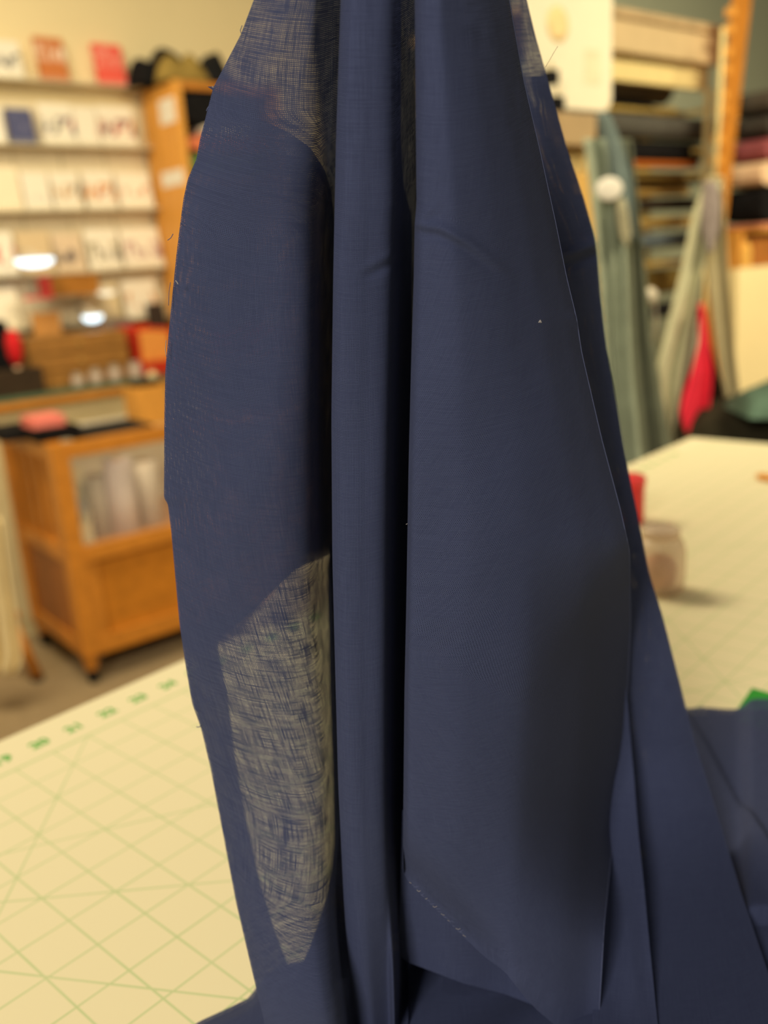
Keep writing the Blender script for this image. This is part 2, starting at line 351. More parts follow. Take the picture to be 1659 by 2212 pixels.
cloth = thing('hanging_cloth', 'long navy blue loosely woven cloth hanging in folds in front of everything', 'cloth', (0.0, 0.29, TABLE_Z))
Y0, Y1 = -90, 2300
def hem(x):   # bottom of the right-hand pleat, pixel y for pixel x
    return np.interp(x, [850, 866, 880, 920, 960, 1010, 1050, 1090, 1130, 1160, 1200, 1250, 1320], [1840, 1868, 1902, 1944, 1982, 2032, 2070, 2098, 2150, 2182, 2216, 2245, 2290])
def ridge(px, py, pts, amp, wid):
    """a pressed crease along a pixel polyline: proud on the line, fading at its ends"""
    out = np.zeros_like(px); best = np.full_like(px, 1e9); par = np.zeros_like(px); sgn = np.zeros_like(px)
    n = len(pts) - 1
    for i in range(n):
        (ax, ay), (bx, by) = pts[i], pts[i + 1]; vx, vy = bx - ax, by - ay; l2 = vx * vx + vy * vy
        tt = np.clip(((px - ax) * vx + (py - ay) * vy) / l2, 0, 1); dx, dy = px - ax - tt * vx, py - ay - tt * vy
        dd = np.hypot(dx, dy); mk = dd < best; best = np.where(mk, dd, best); par = np.where(mk, (i + tt) / n, par); sgn = np.where(mk, np.sign(vx * dy - vy * dx), sgn)
    fade = sm(0, 0.02, par) * (1 - sm(0.55, 1.0, par))
    s = best * sgn / wid
    return -amp * fade * (np.exp(-s * s) - 0.5 * np.exp(-(s - 1.8) ** 2))
def front_sheet():
    # control columns across the cloth, left edge -> valley -> middle pleat -> valley -> right pleat
    sub = 9
    def nodes(y):
        L, Mx, R, S = L_(y), M_(y), R_(y), SE(y); w1 = Mx - L; w2_ = R - Mx; w3 = S - R
        dip = 0.25 + 0.75 * sm(230, 520, y); low = sm(1250, 1600, y); tw = sm(1150, 1400, y) * (1 - sm(1650, 2050, y)); dl = .032 * sm(1700, 2230, y); dr = .034 * sm(1650, 2200, y)
        X = [L, L + .12 * w1, L + .4 * w1, L + .7 * w1, Mx - 42 + 18 * low, Mx - 16 + 7 * low, Mx + 22, Mx + 14, Mx + 1, Mx + 5, Mx + 26, Mx + .40 * w2_,
             Mx + .72 * w2_, Mx + .86 * w2_, R + 12, R + 12, R + 1, R + 4, R + 24, R + .28 * w3, R + .55 * w3, R + .78 * w3, R + .93 * w3, S]
        Yv = [.303, .299, .294, .294, .297 + .006 * dip, .302 + .034 * dip, .306 + .066 * dip, .298 + .02 * dip, .288, .2835, .2805, .2805,
              .2845, .308, .362, .31, .283, .2775, .2735, .2715, .278 + .001 * tw, .289 + .018 * tw, .302 + .040 * tw, .311 + .052 * tw]
        Yv = [v - (dl if i < 7 else dl * .5 if i == 7 else dr * 1.6 if i == 14 else dr * .8 if i in (13, 15) else dr * (i - 19) / 4 if i > 19 else 0) for i, v in enumerate(Yv)]
        return np.stack([x + 0 * y for x in X], -1), np.stack([v + 0 * y for v in Yv], -1)
    N = 24; cols = (N - 1) * sub + 1; nr = 400
    p = np.linspace(0, N - 1, cols); i0 = np.clip(p.astype(int), 0, N - 2); t = p - i0
    def cr(A):   # Catmull-Rom across columns
        a, b_, c, d = (np.take(A, np.clip(i0 + k, 0, N - 1), -1) for k in (-1, 0, 1, 2))
        ta, tb = (c - a) * 0.4, (d - b_) * 0.4
        return (2 * t**3 - 3 * t**2 + 1) * b_ + (t**3 - 2 * t**2 + t) * ta + (-2 * t**3 + 3 * t**2) * c + (t**3 - t**2) * tb
    v = np.linspace(0, 1, nr)[:, None]
    yb = np.full(cols, float(Y1))
    ymid = np.full((nr, cols), 0.0) + Y0 + v * (Y1 - Y0)
    def at_rows(py):      # evaluate each column at its own py
        px = np.zeros_like(py); Yy = np.zeros_like(py)
        for c in range(py.shape[1]):
            X, Yv = nodes(py[:, c]); i = i0[c]; tt = t[c]
            idx = [max(i - 1, 0), i, i + 1, min(i + 2, N - 1)]
            for A, out in ((X, px), (Yv, Yy)):
                a, b_, cc, d = (A[:, k] for k in idx); ta, tb = (cc - a) * 0.4, (d - b_) * 0.4
                out[:, c] = (2 * tt**3 - 3 * tt**2 + 1) * b_ + (tt**3 - 2 * tt**2 + tt) * ta + (-2 * tt**3 + 3 * tt**2) * cc + (tt**3 - tt**2) * tb
        return px, Yy
    px, Yy = at_rows(ymid)
    for it in range(3):   # find the hem of every column of the right pleat
        for c in range(cols):
            if p[c] >= 14.6:
                xb = np.interp(yb[c], ymid[:, c], px[:, c]); hb = float(hem(xb)); yb[c] = hb
    kf = sm(14.0, 16.0, p); yb = np.where(p < 14.6, Y1 * (1 - kf) + 1868 * kf, yb)
    py = Y0 + v * (yb[None] - Y0); px, Yy = at_rows(py)
    # the pressed creases and soft unevenness of the hand-held cloth
    right = (p >= 16)[None] * 1.0; mid = ((p >= 8) & (p <= 14))[None] * 1.0; left = (p <= 5)[None] * 1.0
    Yy = Yy + right * (ridge(px, py, [(892, 484), (950, 491), (1010, 522), (1075, 572), (1125, 612)], .0012, 10) + ridge(px, py, [(892, 486), (915, 465), (960, 425)], .0005, 9))
    Yy = Yy + mid * ridge(px, py, [(905, 547), (850, 568), (810, 588), (770, 608)], -.0009, 10)
    Yy = Yy + right * ridge(px, py, [(1258, 712), (1243, 690), (1225, 668)], .0016, 9)
    Yy = Yy + left * ridge(px, py, [(425, 1540), (405, 1450), (388, 1390)], .0008, 7)
    # dark hollow of the right pleat below the elbow, and the belly above the hem
    Yy = Yy + right * 0.012 * sm(-40, 60, (px - 1362) * 0.75 + (py - 1200) * 0.62 ) * sm(1100, 1340, px) * (1 - sm(1750, 2050, py))
    db = yb[None] - py
    Yy = Yy + right * 0.011 * np.exp(-(db / 62.0) ** 2) * (1 - sm(1000, 1120, px))
    Yy = Yy + 0.0007 * np.sin(px * 0.021 + 1.3 * np.sin(py * 0.006)) * np.sin(py * 0.0068 + 0.4)
    Yy = Yy + left * 0.0018 * np.sin(py * 0.0052 + px * 0.009)
    return cloth_points(px, py, Yy, 0.003)
PF = front_sheet()
grid_obj('pleats', PF, NAVY, cloth)
# cloth turned back behind the left-hand panel: leaves single layers at the top and in a leaf-shaped gap above the table
XR1 = curve([(445, 185), (500, 222), (555, 255), (620, 284), (670, 318), (700, 365), (716, 414), (726, 520), (728, 1100), (724, 1190), (702, 1203), (640, 1228), (579, 1287), (539, 1327), (474, 1380), (470, 1400), (492, 1500), (503, 1600), (518, 1700), (538, 1800), (560, 1900), (590, 2000), (610, 2055), (634, 2115)], 10)
XL1 = lambda y: L_(y) + 3
panel('turned_back_layer', XL1, XR1, 187, 2114, lambda u, x, y: .308 + .022 * u * sm(200, 500, y) + .062 * sm(M_(y) - 62, M_(y) + 12, x) * sm(230, 520, y) + .012 * u * sm(1100, 1500, y) - .032 * sm(1700, 2230, y), NAVY, cloth, 40, 6, eps=0.0022)
XL2 = curve([(714, 1170), (708, 1230), (712, 1450), (720, 1700), (722, 1820), (716, 1890), (702, 1950), (672, 2040), (640, 2110), (634, 2116)], 8)
panel('turned_back_layer', XL2, lambda y: M_(y) + 22, 1175, 2114, lambda u, x, y: .352 - .01 * u - .03 * sm(1750, 1950, y) - .032 * sm(1700, 2230, y), NAVY, cloth, 14, 6, eps=0.0022)
panel('turned_back_layer', lambda y: XL2(y) + 1, lambda y: M_(y) + 24, 1178, 2114, lambda u, x, y: .357 - .01 * u - .03 * sm(1750, 1950, y) - .032 * sm(1700, 2230, y), NAVY, cloth, 14, 6, eps=0.0018)
panel('turned_back_layer', XL1, lambda y: M_(y) + 20, 2114, 2300, lambda u, x, y: .312 + .05 * u * u - .032 * sm(1700, 2230, y), NAVY, cloth, 24, 6, eps=0.0022)
# inner layers behind the two pleats
IN_R = curve([(867, -90), (866, 300), (872, 400), (890, 470), (890, 2000), (842, 2020), (838, 2060), (850, 2100), (880, 2120), (880, 2300)], 8)
for k in (0, 1, 2):
    dY = .374 + .006 * k
    panel('lining_layer', lambda y: M_(y) + 6 + 2 * k, IN_R, Y0, 2140, lambda u, x, y: dY + .004 * np.sin(u * 9 + k), NAVY, cloth, 16, 9, eps=0.0012 + .0003 * k)
IN_L3 = lambda y: R_(y) + 4
for k in (0, 1, 2):
    dY = .376 + .005 * k
    panel('lining_layer', IN_L3, lambda y: SE(y) - 6 - 3 * k, Y0, 2150 - 4 * k, lambda u, x, y: dY - .052 * sm(1560, 2180, y) + .006 * np.sin(u * 7 + 2 * k), NAVY, cloth, 30, 9, eps=0.003 + .0003 * k)
# lower layer that peeps out under the curved hem
def under_hem():
    nr, nc = 60, 70; u = np.linspace(0, 1, nc)[None].repeat(nr, 0); v = np.linspace(0, 1, nr)[:, None].repeat(nc, 1)
    xb = 861 + u * 380; bot = np.interp(xb, [861, 880, 1000, 1090, 1200, 1331], [2062, 2078, 2124, 2147, 2190, 2290])
    py = 1750 + v * (bot - 1750); px = xb + (1 - v) * 8
    Yy = np.interp(px, [861, 880, 960, 1100, 1180, 1250], [.301, .2975, .294, .293, .291, .290]) + .0008 * np.sin(u * 14)
    Yy = Yy + .03 * sm(1020, 1250, px) * (1 - v)
    return cloth_points(px, py, Yy, 0.004)
PU = under_hem(); grid_obj('hem_layer', PU, NAVY, cloth)
# right-hand panel behind the pleat, with its grey-lit tuck
def back_Y(u, x, y):
    return .377 + .010 * u - .088 * sm(1600, 2240, y) + .0025 * np.sin(u * 5 + y * 0.004) + ridge(x, y, [(1190, 556), (1230, 548), (1295, 524), (1330, 515)], .004, 12) \
        + .006 * sm(530, 300, y) * sm(.3, 1, u)
panel('panel', lambda y: SE(y) - 60, T_, Y0, 2300, back_Y, NAVY, cloth, 60, 6, eps=0.0115)
panel('backing_layer', lambda y: SE(y) - 56, lambda y: T_(y) - 2 - 4 * sm(1400, 1700, y), 165, 2300, lambda u, x, y: .384 + .010 * u - .090 * sm(1600, 2240, y), NAVY, cloth, 30, 9, eps=0.0108)
panel('backing_layer', lambda y: SE(y) - 52, lambda y: T_(y) - 3 - 5 * sm(1400, 1700, y), 420, 2300, lambda u, x, y: .389 + .010 * u - .090 * sm(1600, 2240, y), NAVY, cloth, 30, 9, eps=0.0102)
WL = lambda y: SE(y) - 14
WR = curve([(1348, 1446), (1356, 1520), (1360, 1570), (1368, 1660), (1379, 1800), (1390, 1900), (1404, 2050), (1419, 2195), (1430, 2300)], 20)
panel('tuck', WL, WR, 1446, 2300, lambda u, x, y: .373 - .006 * u * sm(1450, 2000, y) - .088 * sm(1560, 2240, y) + .0015 * np.sin(u * 8) * sm(1850, 2150, y), NAVY, cloth, 24, 6, eps=0.0125)
# loose threads and lint
def strand(pts, Y, r, material=THREAD, name='loose_thread', lift=0.0):
    P = [Vector(PY(x, y, Y)) for x, y in pts]; Q = []
    for i in range(len(P) - 1):
        for k in range(4): Q.append(P[i].lerp(P[i + 1], k / 4))
    Q.append(P[-1]); return tube(name, Q, r, material, cloth, 5)
strand([(523, 55), (519, 66), (521, 72)], .301, .00012)
strand([(470, 186), (462, 190), (458, 186)], .301, .00016, PALE_T); strand([(462, 200), (461, 210), (455, 218)], .301, .00014, PALE_T)
strand([(452, 228), (447, 236), (446, 240)], .301, .00012)
strand([(374, 505), (369, 514), (362, 519)], .301, .00012); strand([(368, 610), (365, 632), (364, 660)], .301, .00010)
strand([(359, 735), (357, 755), (359, 770)], .301, .00012, PALE_T); strand([(436, 1564), (430, 1571), (424, 1570)], .301, .00016)
strand([(1178, 145), (1186, 132), (1195, 116), (1205, 100)], .352, .00007, mat('dark_hair', (50, 45, 45), 0.6))
strand([(379, 606), (383, 610), (385, 614)], .296, .0002, PALE_T, 'lint'); strand([(1164, 697), (1167, 692), (1169, 697)], .280, .00022, PALE_T, 'lint')
strand([(1091, 1052), (1093, 1056)], .2755, .00015, PALE_T, 'lint'); strand([(880, 1131), (877, 1133)], .276, .00010, PALE_T)
# frayed fine threads standing along the curved hem
for k in range(22):
    x = 885 + k * 5.5 + random.uniform(-2, 2); y = float(hem(x)); strand([(x, y - 1), (x + random.uniform(1, 6), y + random.uniform(-5, 3)), (x + random.uniform(4, 11), y + random.uniform(-3, 6))], .276, .00009, PALE_T if k % 3 == 0 else THREAD)
# selvedge rolled along the two right-hand edges
def edge_tube(name, cv, ys, Yv, r):
    pts = [cloth_points(np.array([float(cv(y))]), np.array([float(y)]), np.array([Yv(y)]), .004)[0] for y in ys]; return tube(name, pts, r, THREAD, cloth, 6)
RE = PF[:, -1]; tube('rolled_edge', [RE[i] for i in range(0, 398, 4)], .00016, THREAD, cloth, 6)

# ------------------------------------------------------------------ navy cloth lying on the table
def table_sheet(name, poly_fn, nr, nc, hfn, parent):
    u = np.linspace(0, 1, nc)[None].repeat(nr, 0); v = np.linspace(0, 1, nr)[:, None].repeat(nc, 1)
    px, py = poly_fn(u, v)
    P = np.stack([np.stack([onZ(px[i, j], py[i, j], TABLE_Z) for j in range(nc)]) for i in range(nr)])
    P[..., 2] += hfn(u, v, px, py); return grid_obj(name, P, NAVYT, parent)
NAVYT = NAVY
spread = thing('spread_cloth', 'navy blue frayed cloth lying crumpled on the cutting mat under the hanging folds', 'cloth', tuple(onZ(1500, 1900, TABLE_Z)))
def pr(u, v):
    top = 1541 + 3 * np.sin(u * 21); px = 1400 + u * 480; return px + 0 * v, top + v * (2330 - top)
def hr(u, v, px, py):
    fold = .004 * sm(-14, 4, py - (1590 + (px - 1500) * 1.72)) * np.exp(-np.maximum(py - (1590 + (px - 1500) * 1.72), 0) / 150) 
    step = .006 * sm(2016, 2008, py) * sm(1590, 1625, px)
    return .0016 + fold + step + .0011 * (1 + np.sin(px * .017 + py * .012)) + .0008 * (1 + np.sin(py * .03 - px * .006)) 
table_sheet('sheet', pr, 80, 60, hr, spread)
table_sheet('folded_layer', lambda u, v: (1408 + u * 480, 1546 + v * 780), 12, 12, lambda u, v, a, b: .0008 + 0 * u, spread)
table_sheet('folded_layer', lambda u, v: (1410 + u * 480, 1547 + v * 780), 12, 12, lambda u, v, a, b: .0004 + 0 * u, spread)
def pl(u, v):
    px = 380 + u * 1060; top = np.interp(px, [380, 430, 500, 540, 560, 600, 800, 1440], [2250, 2212, 2180, 2160, 2128, 2090, 2060, 2040]); return px, top + v * (2380 - top)
def hl(u, v, px, py): return .0012 + .0012 * (1 + np.sin(px * .02 + py * .03)) * sm(0, .2, v)
table_sheet('sheet', pl, 40, 90, hl, spread)
table_sheet('folded_layer', lambda u, v: (lambda a: (a[0] + 4, a[1] + 4))(pl(u, v)), 20, 40, lambda u, v, a, b: .0007 + 0 * u, spread)
table_sheet('folded_layer', lambda u, v: (lambda a: (a[0] + 5, a[1] + 5))(pl(u, v)), 20, 40, lambda u, v, a, b: .0003 + 0 * u, spread)
bm = bmesh.new()
for k in range(150):      # fray along the far edge
    x = 1484 + k * 1.35 + random.uniform(-1, 1); y = 1542 + 3 * math.sin((x - 1400) / 480 * 21)
    p = Vector(onZ(x, y, TABLE_Z + .003)); e = Vector(onZ(x + random.uniform(-5, 7), y - random.uniform(4, 14), TABLE_Z + .002)); add_tube(bm, [p, p.lerp(e, .5) + Vector((0, 0, random.uniform(0, .001))), e], .00022, 3)
for k in range(90):       # and along the inner selvedge
    x = 1492 + k * 1.9; y = 1575 + (x - 1492) * 1.66
    p = Vector(onZ(x, y, TABLE_Z + .0065)); e = Vector(onZ(x + random.uniform(4, 12), y - random.uniform(-1, 8), TABLE_Z + .0055)); add_tube(bm, [p, e], .0002, 3)
fr = obj('frayed_edge', bm, THREAD, spread); fr['kind'] = 'stuff'

# ------------------------------------------------------------------ small things on the table
def tb(x, y): return onZ(x, y, TABLE_Z)
RED = mat('red_plastic', (222, 40, 52), 0.35, 0.5, 0.05)
p = tb(1352, 1128)
o = thing('plastic_tub', 'red round plastic tub standing on the mat behind the hanging cloth', 'tub', tuple(p))
lathe('body', [(.017, 0), (.019, .003), (.0195, .04), (.0195, .042), (.017, .044)], tuple(p), RED, o); lathe('lid', [(.0205, .042), (.0205, .050), (.018, .052), (.004, .0525)], tuple(p), mat('red_lid', (236, 60, 66), 0.35, 0.5), o)
p = tb(1424, 1276)
PLASTIC = glass('clear_plastic', (240, 222, 205), 0.45, 0.15)
o = thing('clear_jar', 'clear plastic jar with pale pink contents lying on the mat', 'jar', tuple(p))
lathe('body', [(.016, .001), (.020, .004), (.0215, .012), (.0215, .038), (.019, .046), (.015, .050)], tuple(p), PLASTIC, o)
lathe('contents', [(.009, .004), (.013, .008), (.0145, .022), (.011, .030), (.004, .033)], tuple(p), mat('pink_pad', (226, 172, 150), 0.8), o)
lathe('lid', [(.0165, .050), (.0165, .056), (.014, .058)], tuple(p), PLASTIC, o)
bm = bmesh.new(); f0 = [tb(x, y) for x, y in ((520, 1368), (745, 1275))]; sh_ = np.array([.02, .05, 0])
def up_(p, y, x): return np.array([p[0], p[1], PY(x, y, p[1])[2]])
a0_, b0_ = f0; tops = [up_(tb(640, 1318), 1228, 640), up_(b0_, 1196, 745)]; lo = tb(640, 1318)
prof = [a0_, lo, b0_, tops[1], tops[0]]; fr_ = [bm.verts.new(p + np.array([0, 0, .0004])) for p in prof]; bk_ = [bm.verts.new(p + sh_ * .6 + np.array([0, 0, .0004])) for p in prof]
bm.faces.new(fr_); bm.faces.new(bk_[::-1])
for k in range(5): bm.faces.new((fr_[k], bk_[k], bk_[(k + 1) % 5], fr_[(k + 1) % 5]))
tag(obj('paper_bundle', bm, mat('pattern_paper', (246, 232, 206), .8, .1, .05), None, False, .002), 'pale folded paper bundle on the mat, dimly seen through the thin cloth', 'paper')
GR = mat('green_board', (52, 152, 58), 0.6, 0.2, 0.05)
c = [tb(x, y) for x, y in ((1582, 1556), (1624, 1494), (1780, 1540), (1740, 1620))]
bm = bmesh.new(); add_hexa(bm, [(q[0], q[1], TABLE_Z + .0003 + dz) for dz in (0, .0025) for q in c]); 
tag(obj('green_board', bm, GR, None, False, .0006), 'green flat board corner poking out from under the navy cloth', 'board')
p0, p1 = tb(1632, 1036), tb(1700, 1046)
o = thing('pencil', 'orange wooden pencil lying on the far right of the mat', 'pencil', tuple((p0 + p1) / 2))
dd = (p1 - p0); up = np.array([0, 0, .005])
tube('barrel', [p0 + dd * .12 + up, p1 + up], .0045, mat('orange_paint', (224, 150, 60), 0.5), o, 6); tube('tip', [p0 + up, p0 + dd * .12 + up], [.0008, .0045], WOODL, o, 6)

# ------------------------------------------------------------------ left: display cabinet on castors
tF = -2.52; s0, s1, tB = .842, 1.62, -2.98
cab = thing('display_cabinet', 'orange wooden display cabinet on castors with an open glazed top', 'cabinet', st((s0 + s1) / 2, (tF + tB) / 2, 0))
for s in (s0, s1 - .05):
    for t in (tF, tB + .05):
        box('post', s, s + .05, t - .05, t, .10, .74, WOOD, cab, .006)
        bm = bmesh.new(); c0 = st(s + .025, t - .025, .10); c1 = st(s + .025, t - .025, .045); add_tube(bm, [c0, c1], [.028, .017], 8); obj('leg', bm, WOOD, cab)
        bm = bmesh.new(); c = st(s + .025, t - .025, .022); add_tube(bm, [Vector(c) - Vector((WX, WY, 0)) * .011, Vector(c) + Vector((WX, WY, 0)) * .011], .022, 14); obj('castor', bm, BLACKF, cab)
box('front_panel', s0 + .05, s1 - .05, tF - .034, tF - .022, .13, .40, mat('panel_wood', (190, 120, 34), 0.4, 0.4, 0.14, 6, stretch=(1, 6, 6)), cab, .002)
box('bottom_rail', s0 + .05, s1 - .05, tF - .04, tF - .004, .09, .145, WOOD, cab, .006); box('middle_rail', s0 + .05, s1 - .05, tF - .04, tF + .004, .385, .43, WOOD, cab, .006)
for s in (s0 + .05, s1 - .085): box('stile', s, s + .035, tF - .038, tF - .006, .145, .385, WOOD, cab, .005)
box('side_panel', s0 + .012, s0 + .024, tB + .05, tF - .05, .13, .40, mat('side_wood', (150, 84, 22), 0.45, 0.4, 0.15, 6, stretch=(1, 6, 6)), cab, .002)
box('side_rail', s0 + .005, s0 + .045, tB + .05, tF - .05, .385, .43, WOOD, cab, .006); box('side_rail', s0 + .005, s0 + .045, tB + .05, tF - .05, .09, .14, WOOD, cab, .006)
box('top_rail', s0 + .05, s1 - .05, tF - .035, tF + .006, .70, .74, WOOD, cab, .006); box('side_top_rail', s0, s0 + .05, tB + .05, tF - .05, .70, .745, WOOD, cab, .008)
box('back_panel', s0 + .05, s1 - .05, tB, tB + .012, .10, .72, WHITE, cab, .001); box('inner_shelf', s0 + .03, s1 - .03, tB + .014, tF - .042, .40, .415, WOOD, cab, .002)
box('top_shelf', s0 + .02, s1 - .02, tB + .014, tF - .038, .70, .715, ACRYL, cab, .002)
for k in range(4): box('spindle', s0 + .016, s0 + .034, tB + .085 + k * .085, tB + .115 + k * .085, .43, .70, WOOD, cab, .004)
box('glass_pane', s0 + .05, s1 - .05, tF - .02, tF - .016, .43, .70, ACRYL, cab, 0)
# things inside it
zs = .416
def paper_roll(px, w, z1, t, m, label, r=.03):
    s, _ = T(px, 1100, t); o = thing('paper_roll', label, 'roll', st(s, t, zs)); c = st(s, t, zs)
    lathe('sheet', [(r, 0), (r, z1 - zs), (r * .82, z1 - zs)], c, m, o, 20); lathe('core', [(r * .3, .002), (r * .3, z1 - zs + .004), (r * .2, z1 - zs + .004)], c, KRAFT, o, 12)
LIL = mat('lilac_paper', (236, 220, 222), 0.7, 0.2, 0.05); GRY = mat('grey_paper', (200, 186, 172), 0.7, 0.2, 0.06)
paper_roll(267, 60, .65, tF - .10, LIL, 'tall lilac white paper roll standing in the cabinet centre', .043)
paper_roll(212, 50, .60, tF - .16, GRY, 'grey paper roll standing left of the tall lilac roll', .045)
paper_roll(322, 50, .62, tF - .14, mat('pale_paper', (222, 208, 196), 0.7, 0.2, 0.06), 'pale roll standing right of the tall lilac roll by the cloth', .04)
s = s0 + .053; s2, _ = T(198, 1110, tF - .05)
tag(box('print_sheet', s, s2, tF - .075, tF - .06, zs, .66, print_mat('flower_print', (238, 226, 190), [(70, 72, 76), (150, 150, 160), (120, 120, 96)], 16, .54, (.25, .85)), None, .001, .05), 'cream print with dark flowers standing in the cabinet corner', 'print')
# lying on the cabinet top
def slab(name, x0, x1, ypx, t, dep, hgt, m, label, cat, z=.716, group=None):
    a, _ = T(x0, ypx, t); b, _ = T(x1, ypx, t); o = box(name, a, b, t - dep, t, z, z + hgt, m, None, min(.012, hgt * .4)); tag(o, label, cat, group); return o
PINK = mat('pink_fabric', (240, 132, 118), 0.85, 0.1, 0.06)
slab('fabric_fold', 5, 100, 930, tF - .16, .16, .030, BLACKF, 'black folded fabric at the left end of the cabinet top', 'fabric', z=.746)
slab('fabric_fold', 80, 175, 930, tF - .05, .10, .034, mat('black_velvet', (20, 19, 20), .95, .1, .3), 'thick black folded fabric under the pink packet on the cabinet', 'fabric', z=.746)
slab('pink_packet', 66, 138, 890, tF - .09, .1, .030, PINK, 'bright pink packet on top of the black fabric on the cabinet', 'packet', z=.781)
slab('fabric_fold', 175, 330, 915, tF - .10, .18, .022, mat('charcoal_fabric', (42, 40, 38), .95, .1, .2), 'long flat charcoal fabric at the right of the cabinet top', 'fabric')
slab('pink_packet', 172, 228, 935, tF - .045, .05, .012, mat('rose_fabric', (206, 92, 92), .85, .1), 'small rose red packet on the front rim of the cabinet', 'packet', z=.7165)
a, _ = T(276, 880, tF - .27); b, _ = T(365, 880, tF - .2)
o = thing('wooden_box', 'open light wooden box on the cabinet with dark bits in it', 'box', st((a + b) / 2, tF - .3, .716))
zt = T(300, 838, tF - .2)[1]
box('front', a, b, tF - .212, tF - .2, .716, zt, WOODL, o); box('back', a, b, tF - .29, tF - .278, .716, zt, WOODL, o); box('side', a, a + .012, tF - .278, tF - .212, .716, zt, WOODL, o); box('side', b - .012, b, tF - .278, tF - .212, .716, zt, WOODL, o)
box('filling', a + .013, b - .013, tF - .277, tF - .213, .72, zt + .012, BLACKF, o, .008)
c = st(T(334, 850, tF - .24)[0], tF - .24, zt + .013); oo = thing('glass_ornament', 'small shiny round glass ornament on the wooden box', 'ornament', c)
GL = mat('shiny_glass', (226, 208, 160), .1, .8, .05)
lathe('ball', [(.004, 0), (.013, .005), (.017, .014), (.013, .024), (.005, .028)], c, GL, oo, 18); lathe('cap', [(.005, .028), (.005, .034), (.002, .036)], c, METAL, oo, 10)

# ------------------------------------------------------------------ left: glass counter behind the cabinet
tC0, tC1 = -3.40, -3.03; zc = T(170, 838, tC1)[1]
a0, a1 = .55, T(320, 330, -3.44)[0] - .012
ctr = thing('glass_counter', 'long low counter with a thick green glass top behind the cabinet', 'counter', st((a0 + a1) / 2, (tC0 + tC1) / 2, 0))
box('glass_top', a0, a1, tC0, tC1, zc - .016, zc, GLASSG, ctr, .002); box('front_edge', a0, a1, tC1 - .02, tC1 - .001, zc - .04, zc - .017, WOOD, ctr, .002)
box('base', a0 + .02, a1 - .02, tC0 + .02, tC1 - .05, 0.0, zc - .017, mat('counter_front', (222, 206, 160), .6, .3, .05), ctr, .002)
def on_counter(name, x0, x1, ytop, t, dep, m, label, cat, z=None, bev=.004, lean=0.0):
    a, _ = T(x0, ytop, t); b, _ = T(x1, ytop, t); zt_ = T((x0 + x1) / 2, ytop, t)[1]
    o = box(name, a, b, t - dep, t, zc + .0005 if z is None else z, zt_, m, None, bev, lean); tag(o, label, cat); return o
# shallow drawer stack
tD = -3.12; a, _ = T(58, 750, tD); b, _ = T(275, 750, tD); zt = T(165, 720, tD)[1]
o = thing('drawer_stack', 'long brown wooden stack of shallow trays on the glass counter', 'trays', st((a + b) / 2, tD - .08, zc))
hh = (zt - zc) / 3
for k in range(3):
    bd = box('tray', a, b, tD - .15, tD, zc + .001 + k * hh, zc + (k + 1) * hh - .003, WOODD, o, .004)
    lathe('knob', [(.005, 0), (.007, .004), (.003, .008)], st((a + b) / 2, tD + .006, zc + (k + .4) * hh), METAL, bd, 8)
# red tray with orange card
tR = -3.10; a, _ = T(300, 760, tR); b, _ = T(385, 760, tR); zt = T(330, 712, tR)[1]
o = thing('red_tray', 'red open tray holding orange cards beside the brown tray stack', 'tray', st((a + b) / 2, tR - .1, zc))
REDC = mat('red_card', (196, 52, 28), .6, .2, .08)
box('front', a, b, tR - .012, tR, zc + .001, zc + .05, REDC, o); box('side', a, a + .012, tR - .2, tR - .012, zc + .001, zt, REDC, o, .003); box('side', b - .012, b, tR - .2, tR - .012, zc + .001, zt, REDC, o, .003); box('back', a + .012, b - .012, tR - .2, tR - .188, zc + .001, zt + .01, REDC, o)
box('cards', a + .02, b - .02, tR - .18, tR - .02, zc + .002, zt - .012, mat('orange_card', (232, 152, 72), .7, .2, .08), o, .003)
# glass jars in front
for k, (x, y, r, h_, lab) in enumerate([(165, 800, .022, .035, 'first small glass jar from the left on the counter edge'), (205, 797, .024, .042, 'second glass jar from the left on the counter edge'), (246, 792, .024, .046, 'third glass jar from the left, before the brown trays'), (290, 788, .026, .05, 'fourth and tallest glass jar, near the red tray')]):
    s, _ = T(x, y, tC1 - .05); c = st(s, tC1 - .05, zc + .0005); o = thing('glass_jar', lab, 'jar', c, 'glass jars on the counter edge')
    lathe('body', [(r * .9, 0), (r, .004), (r, h_ * .8), (r * .75, h_)], c, PLASTIC, o, 18); lathe('lid', [(r * .8, h_), (r * .8, h_ + .008), (r * .7, h_ + .01)], c, mat('jar_lid', (150, 140, 120), .4, .5), o, 18)
on_counter('dark_case', -40, 14, 695, -3.17, .1, BLACKF, 'black upright case at the far left of the counter', 'case')
a, _ = T(28, 735, -3.08); c = st(a, -3.08, zc + .0005); o = thing('pin_cushion', 'small bright red pin cushion beside the black case', 'pin cushion', c)
zz = T(28, 712, -3.08)[1] - zc; lathe('cushion', [(.012, zz * .45), (.024, zz * .6), (.026, zz * .8), (.016, zz * .97), (.004, zz)], c, mat('red_cloth', (206, 30, 36), .7, .2), o, 18); lathe('stand', [(.022, 0), (.022, zz * .1), (.008, zz * .15), (.009, zz * .46)], c, mat('pale_stand', (214, 180, 146), .5), o, 18)
on_counter('flat_tray', -40, 92, 800, tC1 - .02, .06, mat('dark_brown', (52, 38, 22), .6, .3, .2), 'dark brown flat tray at the front left of the counter', 'tray')
on_counter('kraft_card', 70, 130, 675, -3.33, .008, KRAFT, 'square kraft card standing behind the brown trays', 'card', None, .001, .06)
on_counter('picture_frame', 322, 358, 655, -3.315, .015, mat('dark_frame', (52, 42, 36), .5, .3), 'small dark framed picture standing above the red tray', 'picture', None, .002, .1)
